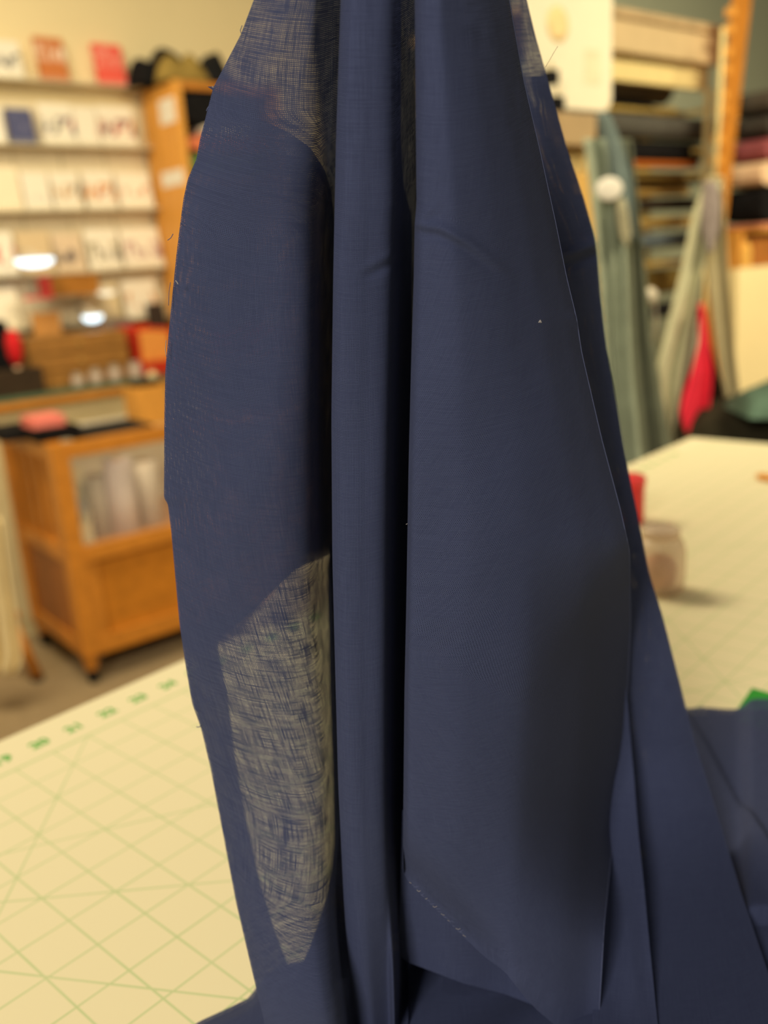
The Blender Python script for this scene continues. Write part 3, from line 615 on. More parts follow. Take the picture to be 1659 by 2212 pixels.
on_counter('paper_stack', 215, 285, 690, -3.33, .05, mat('slate_card', (122, 104, 96), .7, .2), 'slate grey card stack behind the right end of the trays', 'cards')
a, _ = T(30, 620, -3.30); b, _ = T(215, 620, -3.30); z0_, z1_ = T(120, 640, -3.30)[1], T(120, 596, -3.30)[1]
o = thing('kraft_box', 'wide kraft brown box with a red end on the acrylic riser', 'box', st((a + b) / 2, -3.34, z0_))
aa, _ = T(112, 620, -3.30); box('box_body', aa, b, -3.38, -3.30, z0_, z1_, mat('kraft_brown', (164, 108, 44), .8, .1), o); box('red_end', aa - .02, aa - .001, -3.38, -3.30, z0_, z1_, mat('red_paper', (206, 60, 52), .7), o)
o = thing('acrylic_riser', 'clear acrylic riser under the kraft box with a red strip', 'display stand', st((a + b) / 2, -3.34, zc))
box('shelf_plate', a, b + .02, -3.39, -3.285, z0_ - .006, z0_ - .0005, ACRYL, o, .001); box('side_plate', a, a + .006, -3.39, -3.285, zc + .001, z0_ - .0065, ACRYL, o, .001); box('side_plate', b + .014, b + .02, -3.39, -3.285, zc + .001, z0_ - .0065, ACRYL, o, .001)
a2, _ = T(50, 630, -3.28); box('red_strip', a2, aa - .005, -3.284, -3.281, z0_ - .004, z0_ + .006, mat('red_line', (226, 70, 70), .6), o, .0005)
# glowing bodies added in place of bright reflections in the acrylic
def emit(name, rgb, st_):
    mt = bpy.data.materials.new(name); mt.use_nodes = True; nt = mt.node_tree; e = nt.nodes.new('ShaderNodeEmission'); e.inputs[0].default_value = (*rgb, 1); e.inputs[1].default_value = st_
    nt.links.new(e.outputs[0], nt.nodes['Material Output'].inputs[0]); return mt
GLOWC = mat('glow_body', (214, 206, 190), .4, .5)
def puck(x, y, t, rw, rh, m, label):  # glowing bowl for a reflection, with an invented cap and arm
    s, z = T(x, y, t); c = st(s, t, z - rh); o = thing('reflection_glow', label, 'lamp', c)
    lathe('glow_bowl', [(rw * .35, 0), (rw * .75, rh * .35), (rw, rh * 1.1), (rw, rh * 1.7)], c, m, o, 24); lathe('glow_cap', [(rw * 1.02, rh * 1.7), (rw * 1.02, rh * 2.1), (rw * .5, rh * 2.4), (.006, rh * 2.6)], c, GLOWC, o, 24)
    zb = T(x, y - 30, t)[1]; tube('glow_arm', [st(s, t, z + rh), st(s, t - .02, z + rh + .02), st(s, -3.40, z + rh + .03)], .004, GLOWC, o, 6)
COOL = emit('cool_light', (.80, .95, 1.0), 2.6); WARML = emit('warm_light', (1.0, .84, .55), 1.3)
puck(75, 566, -3.22, .062, .016, COOL, 'wide white glow standing in for a reflection before the card rack'); puck(200, 687, -3.24, .035, .014, COOL, 'small bluish white glow standing in for a reflection above the tray stack'); puck(230, 633, -3.3, .033, .010, WARML, 'small warm glow standing in for a reflection beside the kraft box')

# ------------------------------------------------------------------ left: card rack with its cards
tK = -3.40
ra, rb = T(-60, 400, tK)[0], min(T(352, 450, tK)[0], T(320, 330, -3.44)[0] - .006)
rack = thing('card_rack', 'clear acrylic card rack with ledges fixed to the cream wall', 'rack', st((ra + rb) / 2, -3.44, 1.0))
RACKM = mat('rack_back', (226, 212, 180), .6, .3, .04)
rowz = [T(150, y, tK)[1] for y in (178, 314, 453, 588, 700)]
box('back_sheet', ra, rb, -3.458, -3.452, rowz[-1] - .02, rowz[1] + .15, RACKM, rack, .001)
LEDGE = mat('ledge_acrylic', (214, 200, 168), .3, .5, .04)
for z in rowz:
    box('ledge', ra, rb, -3.451, tK + .012, z - .006, z, LEDGE, rack, .001); box('lip', ra, rb, tK + .0125, tK + .016, z - .006, z + .012, ACRYL, rack, .0005)
for k in range(5):
    s = ra + (rb - ra) * k / 4; box('upright', s - .004, s + .004, -3.4515, -3.444, rowz[-1] + .001, rowz[1] + .14, ACRYL, rack, .0005)
FIG = [(70, 60, 60), (150, 60, 66), (170, 96, 60)]
def card(x0, x1, yt, row, m, label, thick=.006, cat='card', name='greeting_card', lean=.18):
    ym = (yt + 10); a, _ = T(x0, ym + 40, tK); b, _ = T(x1, ym + 40, tK); z0 = rowz[row] + .0008; z1 = T((x0 + x1) / 2, yt, tK - .025)[1]
    o = box(name, a, b, tK - thick, tK, z0, z1, m, None, .0008, lean); tag(o, label, cat); return o
WP = (240, 232, 212)
def pm(n, inks, sc=16, cut=.56, paper=WP, band=(.2, .72)): return print_mat(n, paper, inks, sc, cut, band)
card(-30, 50, 88, 0, pm('p0', [(70, 70, 74), (150, 146, 140)]), 'white card with grey figures, top ledge, far left')
card(86, 146, 82, 0, print_mat('p_orange', (200, 116, 54), [(240, 214, 190), (230, 190, 160)], 18, .55, (.42, .9)), 'orange brown booklet with white lettering on the top ledge', .02, 'booklet', 'booklet')
card(212, 272, 97, 0, print_mat('p_red', (238, 92, 74), [(250, 190, 170), (246, 160, 140)], 20, .53, (.4, .9)), 'coral red booklet with pale lettering on the top ledge', .02, 'booklet', 'booklet')
card(-30, 12, 232, 1, PAPER, 'white card left of the blue notebook on the second ledge')
card(22, 78, 236, 1, print_mat('p_blue', (72, 76, 116), [(110, 110, 140)], 22, .58, (.3, .9)), 'slate blue notebook on the second ledge', .014, 'notebook', 'notebook')
card(92, 163, 224, 1, pm('p1', [(64, 66, 56), (190, 50, 70), (70, 70, 100)], 18), 'white card with dark and crimson figures on the second ledge')
card(167, 216, 232, 1, pm('p2', [(226, 190, 170)], 12, .6), 'plain cream card in the middle of the second ledge')
card(219, 294, 230, 1, pm('p3', [(190, 80, 70), (214, 130, 60), (110, 70, 76)], 18, .54), 'cream card with red and orange figures, second ledge right end')
card(-30, 48, 362, 2, mat('cream_card', (244, 230, 200), .8, .1, .03), 'plain cream card at the left of the third ledge')
card(54, 112, 372, 2, pm('p4', [(210, 190, 180)], 14, .58), 'white card with a faint grey print on the third ledge')
card(117, 178, 372, 2, pm('p5', [(200, 150, 90), (120, 110, 100)], 18, .54), 'white card with tan and grey figures on the third ledge')
card(187, 252, 370, 2, pm('p6', [(200, 110, 60), (110, 80, 76), (226, 160, 90)], 18, .54), 'white card with orange brown figures on the third ledge')
card(259, 332, 374, 2, pm('p7', [(220, 160, 130)], 16, .56), 'white card with a small peach print, third ledge right end')
card(-30, 36, 500, 3, pm('p8', [(214, 50, 44)], 10, .55), 'white card with a red mark at the left of the fourth ledge')
card(44, 116, 500, 3, mat('beige_card', (214, 190, 150), .7, .2, .04), 'plain beige card on the fourth ledge behind the wide white glow')
card(122, 184, 504, 3, pm('p9', [(120, 106, 96)], 8, .57, (220, 196, 164)), 'beige card with a dark diagonal stripe on the fourth ledge')
card(192, 262, 494, 3, pm('p10', [(140, 126, 80), (120, 112, 96)], 16, .55), 'white card with olive grey figures on the fourth ledge')
card(268, 352, 492, 3, pm('p11', [(190, 150, 146), (170, 130, 130)], 16, .55), 'white card with mauve figures, fourth ledge right end')
card(-30, 44, 615, 4, mat('ivory_card', (246, 234, 208), .8, .1, .03), 'plain ivory card at the left of the lowest ledge')
card(180, 262, 612, 4, mat('tan_card', (226, 208, 168), .8, .1, .03), 'plain pale tan card in the middle of the lowest ledge')
card(272, 344, 604, 4, pm('p12', [(206, 140, 80)], 16, .58), 'white card with a tan print, lowest ledge right end')

# ------------------------------------------------------------------ left: bookcase with black bolts
sB = T(320, 330, -3.44)[0]; tBf = S_(375, 180, sB)[0]; zB = S_(372, 172, sB)[1]
bk = thing('bookcase', 'tall orange wooden bookcase full of dark fabric against the wall', 'bookcase', st(sB + .22, (tBf - 3.44) / 2, 0))
box('side_board', sB, sB + .028, -3.44, tBf, .01, zB, WOODL, bk, .003); box('side_board', sB + .42, sB + .448, -3.44, tBf, .01, zB, WOODL, bk, .003); box('back_board', sB + .028, sB + .42, -3.44, -3.43, .01, zB, mat('dark_back', (70, 46, 22), .7), bk, .001)
shz = [.08, .45, .82, 1.12, S_(395, 380, sB)[1] - .026, zB - .028]
for z in shz: box('shelf_board', sB + .0285, sB + .4195, -3.4295, tBf - .004, z, z + .026, WOOD, bk, .002)
for (x0, x1, y0_, y1_, lab) in ((345, 379, 212, 268, 'small white paper tag'), (350, 398, 368, 402, 'white label strip')):
    ta, _ = S_(x0, (y0_ + y1_) / 2, sB); tb_, _ = S_(x1, (y0_ + y1_) / 2, sB); za, zb_ = S_((x0 + x1) / 2, y1_, sB)[1], S_((x0 + x1) / 2, y0_, sB)[1]
    pt = box('paper_tag', sB - .002, sB - .0002, min(ta, tb_), min(max(ta, tb_), tBf - .002), za, zb_, PAPER, bk, 0); pt['label'] = lab
def bolt(s, t0, z, wdt, hgt, dep, m, label, group='bolts in the bookcase'):
    bm = bmesh.new(); n = 14; rings = []
    for tt in (t0 - dep, t0):
        rings.append([bm.verts.new(st(s + wdt / 2 + math.copysign(abs(math.cos(a)) ** .55, math.cos(a)) * wdt / 2, tt, z + hgt / 2 + math.copysign(abs(math.sin(a)) ** .55, math.sin(a)) * hgt / 2)) for a in [2 * math.pi * k / n for k in range(n)]])
    for k in range(n): bm.faces.new((rings[0][k], rings[0][(k + 1) % n], rings[1][(k + 1) % n], rings[1][k]))
    bm.faces.new(rings[0][::-1]); bm.faces.new(rings[1]); o = obj('fabric_bolt', bm, m, None, False, .004); tag(o, label, 'fabric', group); return o
GRN = mat('green_fabric', (98, 128, 74), .9, .1, .1); SAL = mat('salmon_fabric', (216, 122, 84), .9, .1, .1); OLV = mat('olive_gold', (150, 126, 66), .9, .1, .18, 18); WHF = mat('white_fabric', (236, 226, 206), .9, .1, .05)
zz = shz[4] + .0265; zg, zs2, zw = (S_(400, y, sB)[1] for y in (326, 286, 262))
bolt(sB + .032, tBf + .01, zz, .34, zg - zz, .23, GRN, 'dull green bolt at the bottom of the upper bookcase shelf'); bolt(sB + .032, tBf + .012, zg + .0005, .33, zs2 - zg, .23, SAL, 'salmon pink bolt lying on the dull green bolt')
bolt(sB + .10, tBf + .005, zs2 + .001, .20, zw - zs2, .23, WHF, 'white folded piece on the salmon bolt by the cloth edge'); bolt(sB + .03, tBf - .01, zw + .0015, .34, zB - .03 - zw - .005, .23, BLACKF, 'large black bolt filling the top of the upper bookcase shelf')
zz = shz[3] + .0265
bolt(sB + .04, tBf - .01, zz, .34, .10, .23, mat('navy_bolt', (40, 46, 70), .9, .1), 'navy bolt on the second bookcase shelf')
zz = shz[2] + .0265
bolt(sB + .04, tBf - .01, zz, .34, .12, .23, mat('red_fabric', (170, 60, 60), .9, .1), 'brick red bolt on the third bookcase shelf')
# heaped on top: rumpled cloth
def heap(name, x0, x1, yt, t, dep, z, m, label, seed):
    a, _ = T(x0, yt + 30, t); b, _ = T(x1, yt + 30, t); zt_ = T((x0 + x1) / 2, yt, t)[1]; bm = bmesh.new(); nu, nv = 26, 12; r_ = random.Random(seed); ph = [r_.uniform(0, 6) for _ in range(6)]; top = []
    for j in range(nv + 1):
        row = []
        for i in range(nu + 1):
            u, v = i / nu, j / nv; env = max(0.0, (1 - abs(2 * u - 1) ** 3.5)) * max(0.0, (1 - abs(2 * v - 1) ** 3))
            hgt = env * (zt_ - z) * (.78 + .14 * math.sin(u * 9 + ph[0] + 2 * v) + .12 * math.sin(u * 17 + ph[1]) * math.sin(v * 7 + ph[2]))
            row.append(bm.verts.new(st(a + (b - a) * u + .01 * math.sin(v * 9 + ph[3]), t - dep * (1 - v), z + .001 + hgt)))
        top.append(row)
    for j in range(nv):
        for i in range(nu): bm.faces.new((top[j][i], top[j][i + 1], top[j + 1][i + 1], top[j + 1][i]))
    o = obj(name, bm, m, None, True); md = o.modifiers.new('thick', 'SOLIDIFY'); md.thickness = .004; md.offset = -1 if False else 1; tag(o, label, 'fabric'); return o
tt = tBf - .02; bA = sB + .015
heap('fabric_heap', 300, 425, 92, tt - .10, .16, zB, BLACKF, 'rumpled black cloth heaped on the bookcase top, left', 1)
heap('fabric_heap', 352, 450, 108, tt, .09, zB, OLV, 'olive gold cloth draped over the front of the bookcase top', 2)
heap('fabric_heap', 440, 520, 100, tt, .2, zB, mat('black_satin', (22, 22, 24), .8, .2, .3), 'black cloth heaped on the bookcase top next to the hanging cloth', 3)
# cream cloth and easel leg at the far left, beside the cabinet
LFX = curve([(-60, 1140), (-50, 1300), (-40, 1460)]); RFX = curve([(6, 1150), (22, 1260), (38, 1360), (48, 1425), (30, 1460)], 8)
CREAM = mat('cream_cloth', (236, 218, 172), .9, .1, .05)
o = panel('cream_drape', LFX, RFX, 1120, 1456, lambda u, x, y: 2.36 + .02 * np.sin(u * 16), CREAM, None, 30, 10, .006, None); tag(o, 'cream cloth hanging at the left edge beside the cabinet', 'cloth')
p = onZ(82, 1468, 0.0); q_ = PY(20, 1330, p[1] + .02)
o = thing('wooden_stand', 'wooden stand leg behind the hanging cream cloth', 'stand', tuple(p)); tube('leg', [p + np.array([0, 0, .012]), q_], .017, WOOD, o, 8); tube('foot', [p + np.array([0, 0, .001]), p + np.array([0, 0, .0125])], .02, BLACKF, o, 10); tube('cross_bar', [q_ + np.array([-.3, -.02, .0]), q_ + np.array([.03, .0, .0])], .014, WOOD, o, 8)

# ------------------------------------------------------------------ right: shelf rack with fabric rolls
tS = -1.5; u0, u1 = T(1180, 60, tS)[0], T(1556, 80, tS)[0]; zb0, zb1 = T(1450, 125, tS)[1], T(1450, 58, tS)[1]
sh = thing('roll_rack', 'tall cream rack with a beige header board holding fabric rolls', 'rack', st((u0 + u1) / 2, tS - .2, 0))
CRM = mat('rack_cream', (232, 212, 150), .6, .3, .05); BGE = mat('header_beige', (206, 182, 140), .7, .2, .04)
box('header_board', u0, u1, tS - .03, tS, zb0, zb1, BGE, sh, .004); box('header_cap', u0 - .01, u1 + .01, tS - .45, tS + .01, zb1 + .0005, zb1 + .02, mat('cap_tan', (190, 164, 124), .7), sh, .003)
box('under_rail', u0, u1, tS - .05, tS - .031, zb0 - .06, zb0 - .0005, CRM, sh, .003)
for s in (u0, u1 - .016):
    for t in (tS - .016, tS - .42): box('upright', s, s + .016, t - .016, t, .0, zb0 - .0605, CRM, sh, .002)
box('back_board', u0 + .02, u1 + .34, tS - .46, tS - .45, .3, zb0 + .02, mat('rack_backing', (232, 204, 128), .7, .2, .1), sh, .002)
rz = [T(1420, y, tS - .1)[1] for y in (232, 318, 372, 468, 560)]
for z in rz: tube('cross_rail', [st(u0 + .008, tS - .1, z - .012), st(u1 - .008, tS - .1, z - .012)], .008, METAL, sh, 8); tube('cross_rail', [st(u0 + .008, tS - .36, z - .012), st(u1 - .008, tS - .36, z - .012)], .008, METAL, sh, 8)
for z in rz:
    for s in (u0 + .008, u1 - .008): tube('side_rail', [st(s, tS - .43, z - .012), st(s, tS - .02, z - .012)], .007, METAL, sh, 8)
def roll(x0, x1, yc, rpx, t, m, label, group='fabric rolls on the rack'):
    a, _ = T(x0, yc, t); b, z = T(x1, yc, t); r = rpx * 2.4 / F * 1.02
    o = thing('fabric_roll', label, 'fabric roll', st((a + b) / 2, t, z - r), group); bm = bmesh.new(); add_tube(bm, [st(a, t, z), st(a + .004, t, z), st(b - .004, t, z), st(b, t, z)], [r * .94, r, r, r * .94], 24); obj('wound_fabric', bm, m, o, True)
    bm = bmesh.new(); add_tube(bm, [st(a - .006, t, z), st(b + .006, t, z)], r * .28, 12); obj('core', bm, KRAFT, o, True)
GREYF = mat('grey_fabric', (112, 104, 94), .9, .1, .1); DGREY = mat('dark_grey_fabric', (84, 82, 76), .9, .1, .1)
roll(1190, 1432, 196, 31, tS - .14, GREYF, 'short grey roll below the beige header board'); roll(1200, 1400, 240, 17, tS - .12, BLACKF, 'thin black roll under the short grey roll')
roll(1180, 1538, 284, 25, tS - .08, DGREY, 'long dark grey roll reaching the rack upright'); roll(1190, 1502, 332, 24, tS - .10, BLACKF, 'thick black roll under the long dark grey roll')
roll(1300, 1505, 357, 7, tS - .06, mat('rust_fabric', (168, 88, 30), .9, .1), 'thin rust orange roll under the thick black roll'); roll(1310, 1505, 385, 13, tS - .12, mat('black_roll', (24, 24, 24), .9, .1, .2), 'black roll under the thin rust orange roll')
roll(1300, 1480, 410, 14, tS - .16, mat('sand_fabric', (206, 168, 96), .9, .1, .12), 'sand coloured roll low in the rack'); roll(1300, 1500, 440, 14, tS - .12, mat('brown_black', (48, 40, 32), .9, .1, .2), 'brown black roll below the sand roll')
roll(1300, 1500, 478, 14, tS - .16, mat('tan_fabric', (190, 160, 104), .9, .1, .12), 'tan roll below the brown black roll'); roll(1300, 1500, 515, 17, tS - .12, mat('blue_grey_fabric', (84, 94, 100), .9, .1, .15), 'blue grey roll at the bottom of the rack')
roll(1300, 1490, 600, 30, tS - .2, mat('olive_fabric', (120, 102, 54), .9, .1, .15), 'olive roll low behind the hanging strips'); roll(1300, 1490, 660, 18, tS - .12, BLACKF, 'black roll at knee height behind the hanging denim')
def rbox(name, x0, x1, y0_, y1_, t, dep, m, label, cat, bev=.006, group=None):
    xm, ym = (x0 + x1) / 2, (y0_ + y1_) / 2; a, _ = T(x0, ym, t); b, _ = T(x1, ym, t); za, zb_ = T(xm, y1_, t)[1], T(xm, y0_, t)[1]; o = box(name, a, b, t - dep, t, za, zb_, m, None, bev); tag(o, label, cat, group); return o
rbox('gold_block', 1392, 1462, 232, 266, tS - .28, .1, mat('gold_yellow', (206, 160, 44), .7, .2, .1), 'golden yellow folded piece behind the long dark grey roll', 'fabric')
rbox('storage_box', 1196, 1288, 244, 312, tS + .10, .08, mat('taupe_box', (176, 152, 116), .8, .1, .05), 'taupe box hung under the white sign beside the cloth', 'box', .004)
# slatted holder below it
a, _ = T(1228, 345, tS + .08); b, _ = T(1312, 345, tS + .08); za, zb_ = T(1270, 372, tS + .08)[1], T(1270, 318, tS + .08)[1]
o = thing('slat_holder', 'cream holder with slanting slats below the taupe box', 'holder', st((a + b) / 2, tS + .04, za)); box('holder_back', a, b, tS + .0, tS + .01, za, zb_, mat('holder_tan', (186, 152, 96), .7), o, .002)
for k in range(4):
    s = a + (b - a) * (k + .5) / 4; box('slat', s - .008, s + .008, tS + .012, tS + .05, za, zb_, CRM, o, .002, -.3)
rbox('holder_base', 1228, 1300, 374, 520, tS + .06, .05, mat('tan_block', (204, 164, 92), .7, .2, .08), 'tan upright block under the slat holder, behind the denim', 'block', .006)
# hanging white sign in front of the rack
tG = -1.25; xa, xb = 1140, 1322; a, _ = T(xa, 110, tG); b, _ = T(xb, 110, tG); za, zb_ = T(1300, 240, tG)[1], T(1320, -60, tG)[1]
sg = thing('hanging_sign', 'white rounded hanging sign sheet with faint print left of the rack', 'sign', st((a + b) / 2, tG, za))
bm = bmesh.new(); rr = .03; out = [(a, zb_), (a, za)]
for k in range(9): th = -math.pi / 2 + k * math.pi / 16; out.append((b - rr + rr * math.cos(th), za + rr + rr * math.sin(th)))
out.append((b, zb_)); fv = [bm.verts.new(st(s, tG, z)) for s, z in out]; bv = [bm.verts.new(st(s, tG - .006, z)) for s, z in out]; bm.faces.new(fv); bm.faces.new(bv[::-1])
for k in range(len(out)): bm.faces.new((fv[k], fv[(k + 1) % len(out)], bv[(k + 1) % len(out)], bv[k]))
obj('sheet', bm, mat('sign_white', (242, 232, 204), .4, .4, .02), sg)
sc_, zc_ = T(1205, 52, tG + .001); lathe('emblem', [(.032, 0), (.032, .0006), (.02, .001)], (0, 0, 0), mat('emblem_tan', (242, 214, 158), .7, .1, .1, 60), None, 24)
em = bpy.data.objects['emblem']; em.parent = sg; em.matrix_local = Matrix.Translation(Vector(st(sc_, tG + .0004, zc_)) - Vector(sg['_w'])) @ Matrix.Rotation(YAW, 4, 'Z') @ Matrix.Rotation(math.radians(90), 4, 'X')
a, z1_ = T(1262, 105, tG); b, z0_ = T(1296, 185, tG); box('print_block', a, b, tG + .0003, tG + .0008, z0_, z1_, mat('grey_print', (228, 222, 188), .7), sg, 0)
# black binder clips on the cloth side of the sign
for (x, y, lab) in ((1190, 165, 'upper black clip at the left of the white sign'), (1203, 222, 'lower black clip at the left of the white sign')):
    s, z = T(x, y, tG + .02); o = thing('binder_clip', lab, 'clip', st(s, tG + .02, z - .014), 'clips by the sign'); box('jaw', s - .014, s + .012, tG + .006, tG + .03, z - .014, z + .010, BLACKF, o, .004); tube('handle', [st(s - .008, tG + .018, z + .0105), st(s, tG + .02, z + .024), st(s + .008, tG + .018, z + .0105)], .0015, METAL, o, 6)

# ------------------------------------------------------------------ right: wooden post and stacked bolts
tP = -1.44
def lp(x, y, dt): sx, z = T(x, y, tP + dt); return st(sx, tP + dt, z)
ps = thing('wooden_post', 'orange wooden post with pale pegs leaning beside the bolts', 'post', lp(1545, 520, -.02))
bm = bmesh.new(); add_hexa(bm, [lp(1536, 520, -.03), lp(1564, 520, -.03), lp(1564, 520, 0), lp(1536, 520, 0), lp(1586, -60, -.03), lp(1630, -60, -.03), lp(1630, -60, 0), lp(1586, -60, 0)]); obj('post_board', bm, WOOD, ps, False, .004)
for y in (25, 62, 112, 150, 205, 235, 300, 345):
    xx = 1588 - y * .095; sx, z = T(xx, y, tP + .02); box('peg', sx - .011, sx + .011, tP + .0005, tP + .02, z - .011, z + .011, WOODL, ps, .005)
tube('cable', [lp(1562, 60, .04), lp(1553, 250, .04), lp(1540, 420, .04)], .006, CRM, ps, 8)
tQ = -1.42; q0 = T(1582, 300, tQ - .1)[0]; q1 = q0 + .62
unit = thing('bolt_shelf', 'wooden shelf unit with stacked bolts at the right edge', 'shelf', st((q0 + q1) / 2, tQ - .2, 0))
zq = [T(1615, y, tQ)[1] for y in (556, 588, 672)]
box('top_shelf', q0, q1, tQ - .2, tQ, T(1615, 494, tQ)[1] - .012, T(1615, 494, tQ)[1] - .001, WOODL, unit, .002)
box('middle_shelf', q0, q1, tQ - .2, tQ, T(1615, 587, tQ)[1] - .012, T(1615, 587, tQ)[1], WOODL, unit, .002); box('low_shelf', q0, q1, tQ - .2, tQ, T(1615, 660, tQ)[1] - .012, T(1615, 660, tQ)[1], WOODL, unit, .002)
box('back_board', q0, q1, tQ - .215, tQ - .2005, .0, 1.2, mat('shelf_dark', (36, 34, 28), .8), unit, .002); box('side_board', q1, q1 + .02, tQ - .215, tQ, 0, 1.3, WOODL, unit, .002); box('side_board', q0 - .02, q0 - .0005, tQ - .215, tQ - .05, 0, T(1615, 500, tQ)[1], WOODL, unit, .002)
zprev = T(1615, 494, tQ)[1]
for (yb_, yt_, off, m, lab) in ((494, 482, 0, mat('dusty_pink', (206, 136, 112), .9, .1, .1), 'thin dusty pink bolt at the bottom of the right stack'), (481, 402, 0, BLACKF, 'thick black bolt between the pink and cream bolts, right stack'), (401, 345, -.008, mat('cream_pink', (244, 208, 168), .9, .1, .03), 'cream pink bolt in the middle of the right stack'), (344, 292, .01, mat('mauve_fabric', (158, 88, 92), .9, .1, .25, 80), 'mauve textured bolt above the cream pink one'), (291, 240, .016, mat('charcoal_bolt', (72, 68, 62), .9, .1, .1), 'charcoal bolt above the mauve one'), (239, 180, .022, mat('grey_bolt', (90, 84, 74), .9, .1, .1), 'grey bolt topping the right stack')):
    z0, z1 = T(1630, yb_, tQ)[1], T(1630, yt_, tQ)[1]
    bolt_o = bmesh.new(); n = 18; rings = []
    for tt_ in (tQ - .12, tQ + .0): 
        rings.append([bolt_o.verts.new(st(q0 + off + .25 + math.copysign(abs(math.cos(a_)) ** .25, math.cos(a_)) * .25, tt_, (z0 + z1) / 2 + math.copysign(abs(math.sin(a_)) ** .6, math.sin(a_)) * (z1 - z0) / 2)) for a_ in [2 * math.pi * k / n for k in range(n)]])
    for k in range(n): bolt_o.faces.new((rings[0][k], rings[0][(k + 1) % n], rings[1][(k + 1) % n], rings[1][k]))
    bolt_o.faces.new(rings[0][::-1]); bolt_o.faces.new(rings[1]); tag(obj('fabric_bolt', bolt_o, m, None, False, .006), lab, 'fabric', 'bolts in the right stack')
zm = T(1615, 587, tQ)[1]
c = st(T(1607, 570, tQ - .05)[0], tQ - .05, zm + .0005); o = thing('thread_cone', 'yellow cone of thread on the wooden shelf under the bolts', 'thread cone', c); zz = T(1607, 520, tQ - .05)[1] - zm
lathe('wound_thread', [(.018, .004), (.021, .01), (.019, zz * .7), (.012, zz * .93)], c, mat('yellow_thread', (232, 182, 92), .8, .1), o, 18); lathe('cone_core', [(.023, 0), (.023, .004), (.009, .0045), (.009, zz), (.006, zz)], c, KRAFT, o, 14)
a, _ = T(1626, 560, tQ - .03); tag(box('brown_box', a, a + .14, tQ - .15, tQ - .03, zm + .0005, T(1640, 510, tQ - .03)[1], mat('brown_card', (172, 112, 54), .8, .1), None, .004), 'brown cardboard box beside the yellow thread cone', 'box')
# cream board leaning in front of the shelf
tL = -1.30; a, _ = T(1598, 720, tL); za, zb_ = T(1610, 882, tL)[1], T(1630, 578, tL)[1]
bd = thing('cream_board', 'large cream foam board leaning against the shelf at the right edge', 'board', st(a + .2, tL, za - .45)); box('board_sheet', a, a + .45, tL - .02, tL, za - .30, zb_, mat('foam_cream', (246, 226, 172), .7, .2, .02), bd, .002, .02); box('edge_strip', a - .006, a - .0005, tL - .021, tL + .001, za - .30, zb_, mat('foam_edge', (226, 206, 150), .7), bd, .0005, .02)

# ------------------------------------------------------------------ right: hanging fabrics beyond the table
def drape(name, left, right, y0_, y1_, Y, m, label, fr=14, am=.008, cat='fabric', soft=16, th=.004, parent=None):
    o = panel(name, curve(left, soft), curve(right, soft), y0_, y1_, lambda u, x, y: Y + am * np.sin(u * fr + y * .004), m, parent, 36, 9, th, None)
    if parent is None: tag(o, label, cat)
    return o
DEN = mat('denim_grey', (112, 116, 98), .9, .1, .12, 30); DENL = mat('denim_light', (160, 170, 150), .9, .1, .14, 30)
# (Y beyond the table's far corner)
dn = thing('denim_drape', 'grey green denim hanging in long folds between cloth and pale strips', 'fabric', tuple(PY(1370, 960, 1.62) * np.array([1, 1, 0]) + np.array([0, 0, .3])))
drape('dark_width', [(1340, 380), (1345, 550), (1358, 800), (1380, 1000), (1400, 1200)], [(1372, 390), (1385, 500), (1404, 700), (1428, 850), (1448, 960), (1500, 1200)], 300, 1180, 1.66, DEN, '', 9, .012, parent=dn)
drape('light_width', [(1270, 370), (1284, 480), (1296, 600), (1310, 800), (1330, 1000), (1350, 1200)], [(1340, 380), (1350, 550), (1362, 800), (1384, 1000), (1404, 1200)], 300, 1180, 1.64, DENL, '', 16, .012, parent=dn)
drape('collar', [(1290, 240), (1302, 300), (1318, 380), (1330, 450), (1340, 520)], [(1312, 236), (1340, 300), (1362, 380), (1366, 450), (1370, 520)], 244, 520, 1.625, mat('denim_blue', (110, 124, 122), .9, .1, .15, 30), '', 7, .010, parent=dn)
c = PY(1316, 408, 1.60); o2 = bmesh.new(); bmesh.ops.create_uvsphere(o2, u_segments=20, v_segments=10, radius=1); bmesh.ops.scale(o2, verts=o2.verts, vec=(.023, .004, .019)); bmesh.ops.translate(o2, verts=o2.verts, vec=Vector(c)); obj('round_label', o2, PAPER, dn, True)
bm = bmesh.new(); add_tube(bm, [PY(x, y, 1.605) for x, y in ((1338, 430), (1340, 470), (1346, 510), (1352, 530), (1358, 505), (1352, 460), (1344, 430))], .005, 8); obj('strap', bm, mat('pale_strap', (176, 170, 140), .8), dn, True)
PALE = mat('pale_sage', (196, 194, 160), .9, .1, .06); PALB = mat('pale_taupe', (176, 164, 128), .9, .1, .06)
drape('pale_strip', [(1522, 400), (1500, 450), (1478, 560), (1444, 700), (1418, 800), (1420, 850), (1440, 905), (1450, 990)], [(1556, 400), (1540, 450), (1522, 560), (1500, 680), (1478, 790), (1466, 870), (1452, 930), (1462, 990)], 396, 990, 1.72, PALE, 'pale sage cloth strip hanging slanted to the left beyond the table', 8, .01)
drape('taupe_strip', [(1528, 380), (1522, 470), (1522, 560), (1540, 680), (1556, 790), (1574, 880), (1590, 960)], [(1560, 380), (1564, 470), (1570, 560), (1580, 680), (1590, 790), (1600, 885), (1610, 960)], 380, 960, 1.78, PALB, 'pale taupe cloth strip hanging slanted to the right beyond the table', 8, .01)
drape('dark_strip', [(1504, 600), (1488, 680), (1468, 800), (1444, 900), (1436, 985)], [(1520, 600), (1514, 680), (1492, 780), (1482, 850), (1474, 920), (1470, 985)], 596, 985, 1.80, mat('purple_grey', (92, 80, 82), .9, .1, .12), 'dark purple grey cloth between the pale strip and the red cloth', 6, .008)
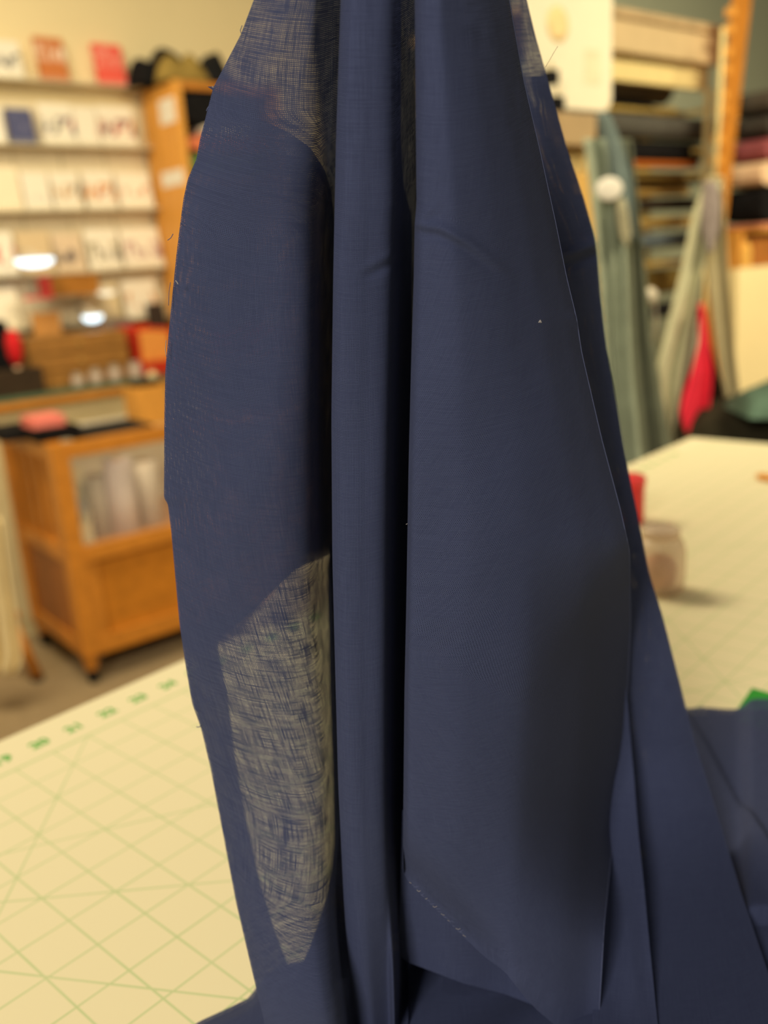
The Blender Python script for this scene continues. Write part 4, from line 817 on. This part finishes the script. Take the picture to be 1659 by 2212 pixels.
drape('white_strip', [(1508, 690), (1494, 790), (1484, 840)], [(1526, 690), (1516, 760), (1502, 842)], 690, 842, 1.79, mat('white_sage', (206, 204, 176), .9, .1, .05), 'short whitish cloth tip left of the red cloth', 4, .004)
drape('red_cloth', [(1512, 655), (1512, 740), (1496, 800), (1478, 850), (1470, 890), (1480, 930), (1496, 950)], [(1517, 655), (1528, 720), (1538, 800), (1534, 850), (1530, 890), (1512, 925), (1500, 950)], 655, 946, 1.70, mat('crimson', (232, 50, 70), .85, .1, .12), 'bright crimson cloth hanging between the pale strips', 6, .012)
drape('brown_strip', [(1526, 750), (1534, 830), (1534, 890), (1534, 960)], [(1536, 750), (1560, 830), (1580, 890), (1600, 960)], 750, 960, 1.80, mat('dark_brown_cloth', (62, 46, 34), .9, .1, .15), 'dark brown cloth between the crimson cloth and taupe strip', 5, .008)
drape('lilac_strip', [(1520, 390), (1515, 440), (1518, 500), (1530, 545)], [(1548, 396), (1556, 440), (1552, 500), (1540, 545)], 392, 545, 1.70, mat('grey_lilac', (150, 138, 134), .9, .1, .1), 'greyish lilac cloth knot at the top of the pale strips', 6, .010)
c = PY(1404, 640, 1.76); o = thing('yarn_ball', 'small white yarn ball between the denim and the pale strip', 'yarn', tuple(c - np.array([0, 0, .016])))
lathe('ball', [(.004, -.016), (.012, -.011), (.016, 0), (.012, .011), (.004, .016)], tuple(c), WHF, o, 18); tube('yarn_end', [c + np.array([.01, 0, -.012]), c + np.array([.014, 0, -.05]), c + np.array([.01, .002, -.09])], .002, WHF, o, 6)
# dark bag on the floor-side shelf beyond the table's corner
def bag(px0, px1, yt, yb_, Y, dep, m, label, cat):
    bm = bmesh.new(); nu, nv = 24, 10; rows = []
    for j in range(nv + 1):
        row = []
        for i in range(nu + 1):
            u = i / nu; v = j / nv; sx = px0 + (px1 - px0) * u; round_ = (1 - abs(2 * u - 1) ** 4) * math.sin(math.pi * v) ** .5 if 0 < v < 1 else 0
            ytop = yt + 12 * math.sin(u * 6) + (yb_ - yt) * .25 * abs(2 * u - 1) ** 3
            p = PY(sx, yb_, Y); ph = PY(sx, ytop, Y); row.append(bm.verts.new((p[0], Y + dep * v, p[2] + (ph[2] - p[2]) * round_)))
        rows.append(row)
    for j in range(nv):
        for i in range(nu): bm.faces.new((rows[j][i], rows[j][i + 1], rows[j + 1][i + 1], rows[j + 1][i]))
    bm.faces.new([rows[0][i] for i in range(nu + 1)] + [rows[nv][i] for i in range(nu, -1, -1)]) if False else None
    o = obj(name_, bm, m, None, True); tag(o, label, cat); return o
name_ = 'dark_bundle'; bag(1478, 1760, 880, 1060, 1.60, .24, mat('dark_olive', (50, 46, 34), .9, .1, .2), 'dark olive bundle of cloth just beyond the table corner', 'fabric')
name_ = 'teal_cloth'; bag(1622, 1760, 836, 905, 1.56, .14, mat('teal_grey', (92, 116, 100), .9, .1, .2), 'teal grey cloth heap in front of the cream board', 'fabric')
# side bench that carries the bundles
bz = PY(1600, 1062, 1.62)[2]
o = thing('side_bench', 'low bench beyond the table corner under the dark bundle', 'bench', (1.0, 1.8, 0))
bm = bmesh.new(); pa = PY(1500, 1060, 1.62); add_hexa(bm, [(x, y, z) for z in (bz - .03, bz - .002) for x, y in ((pa[0], 1.60), (1.45, 1.60), (1.45, 1.92), (pa[0], 1.92))]); obj('bench_top', bm, WOODD, o, False, .003)
for x, y in ((pa[0] + .03, 1.63), (1.42, 1.63), (pa[0] + .03, 1.89), (1.42, 1.89)): tube('leg', [(x, y, 0), (x, y, bz - .031)], .018, WOODD, o, 8)

for o in bpy.data.objects:
    if '_w' in o: del o['_w']
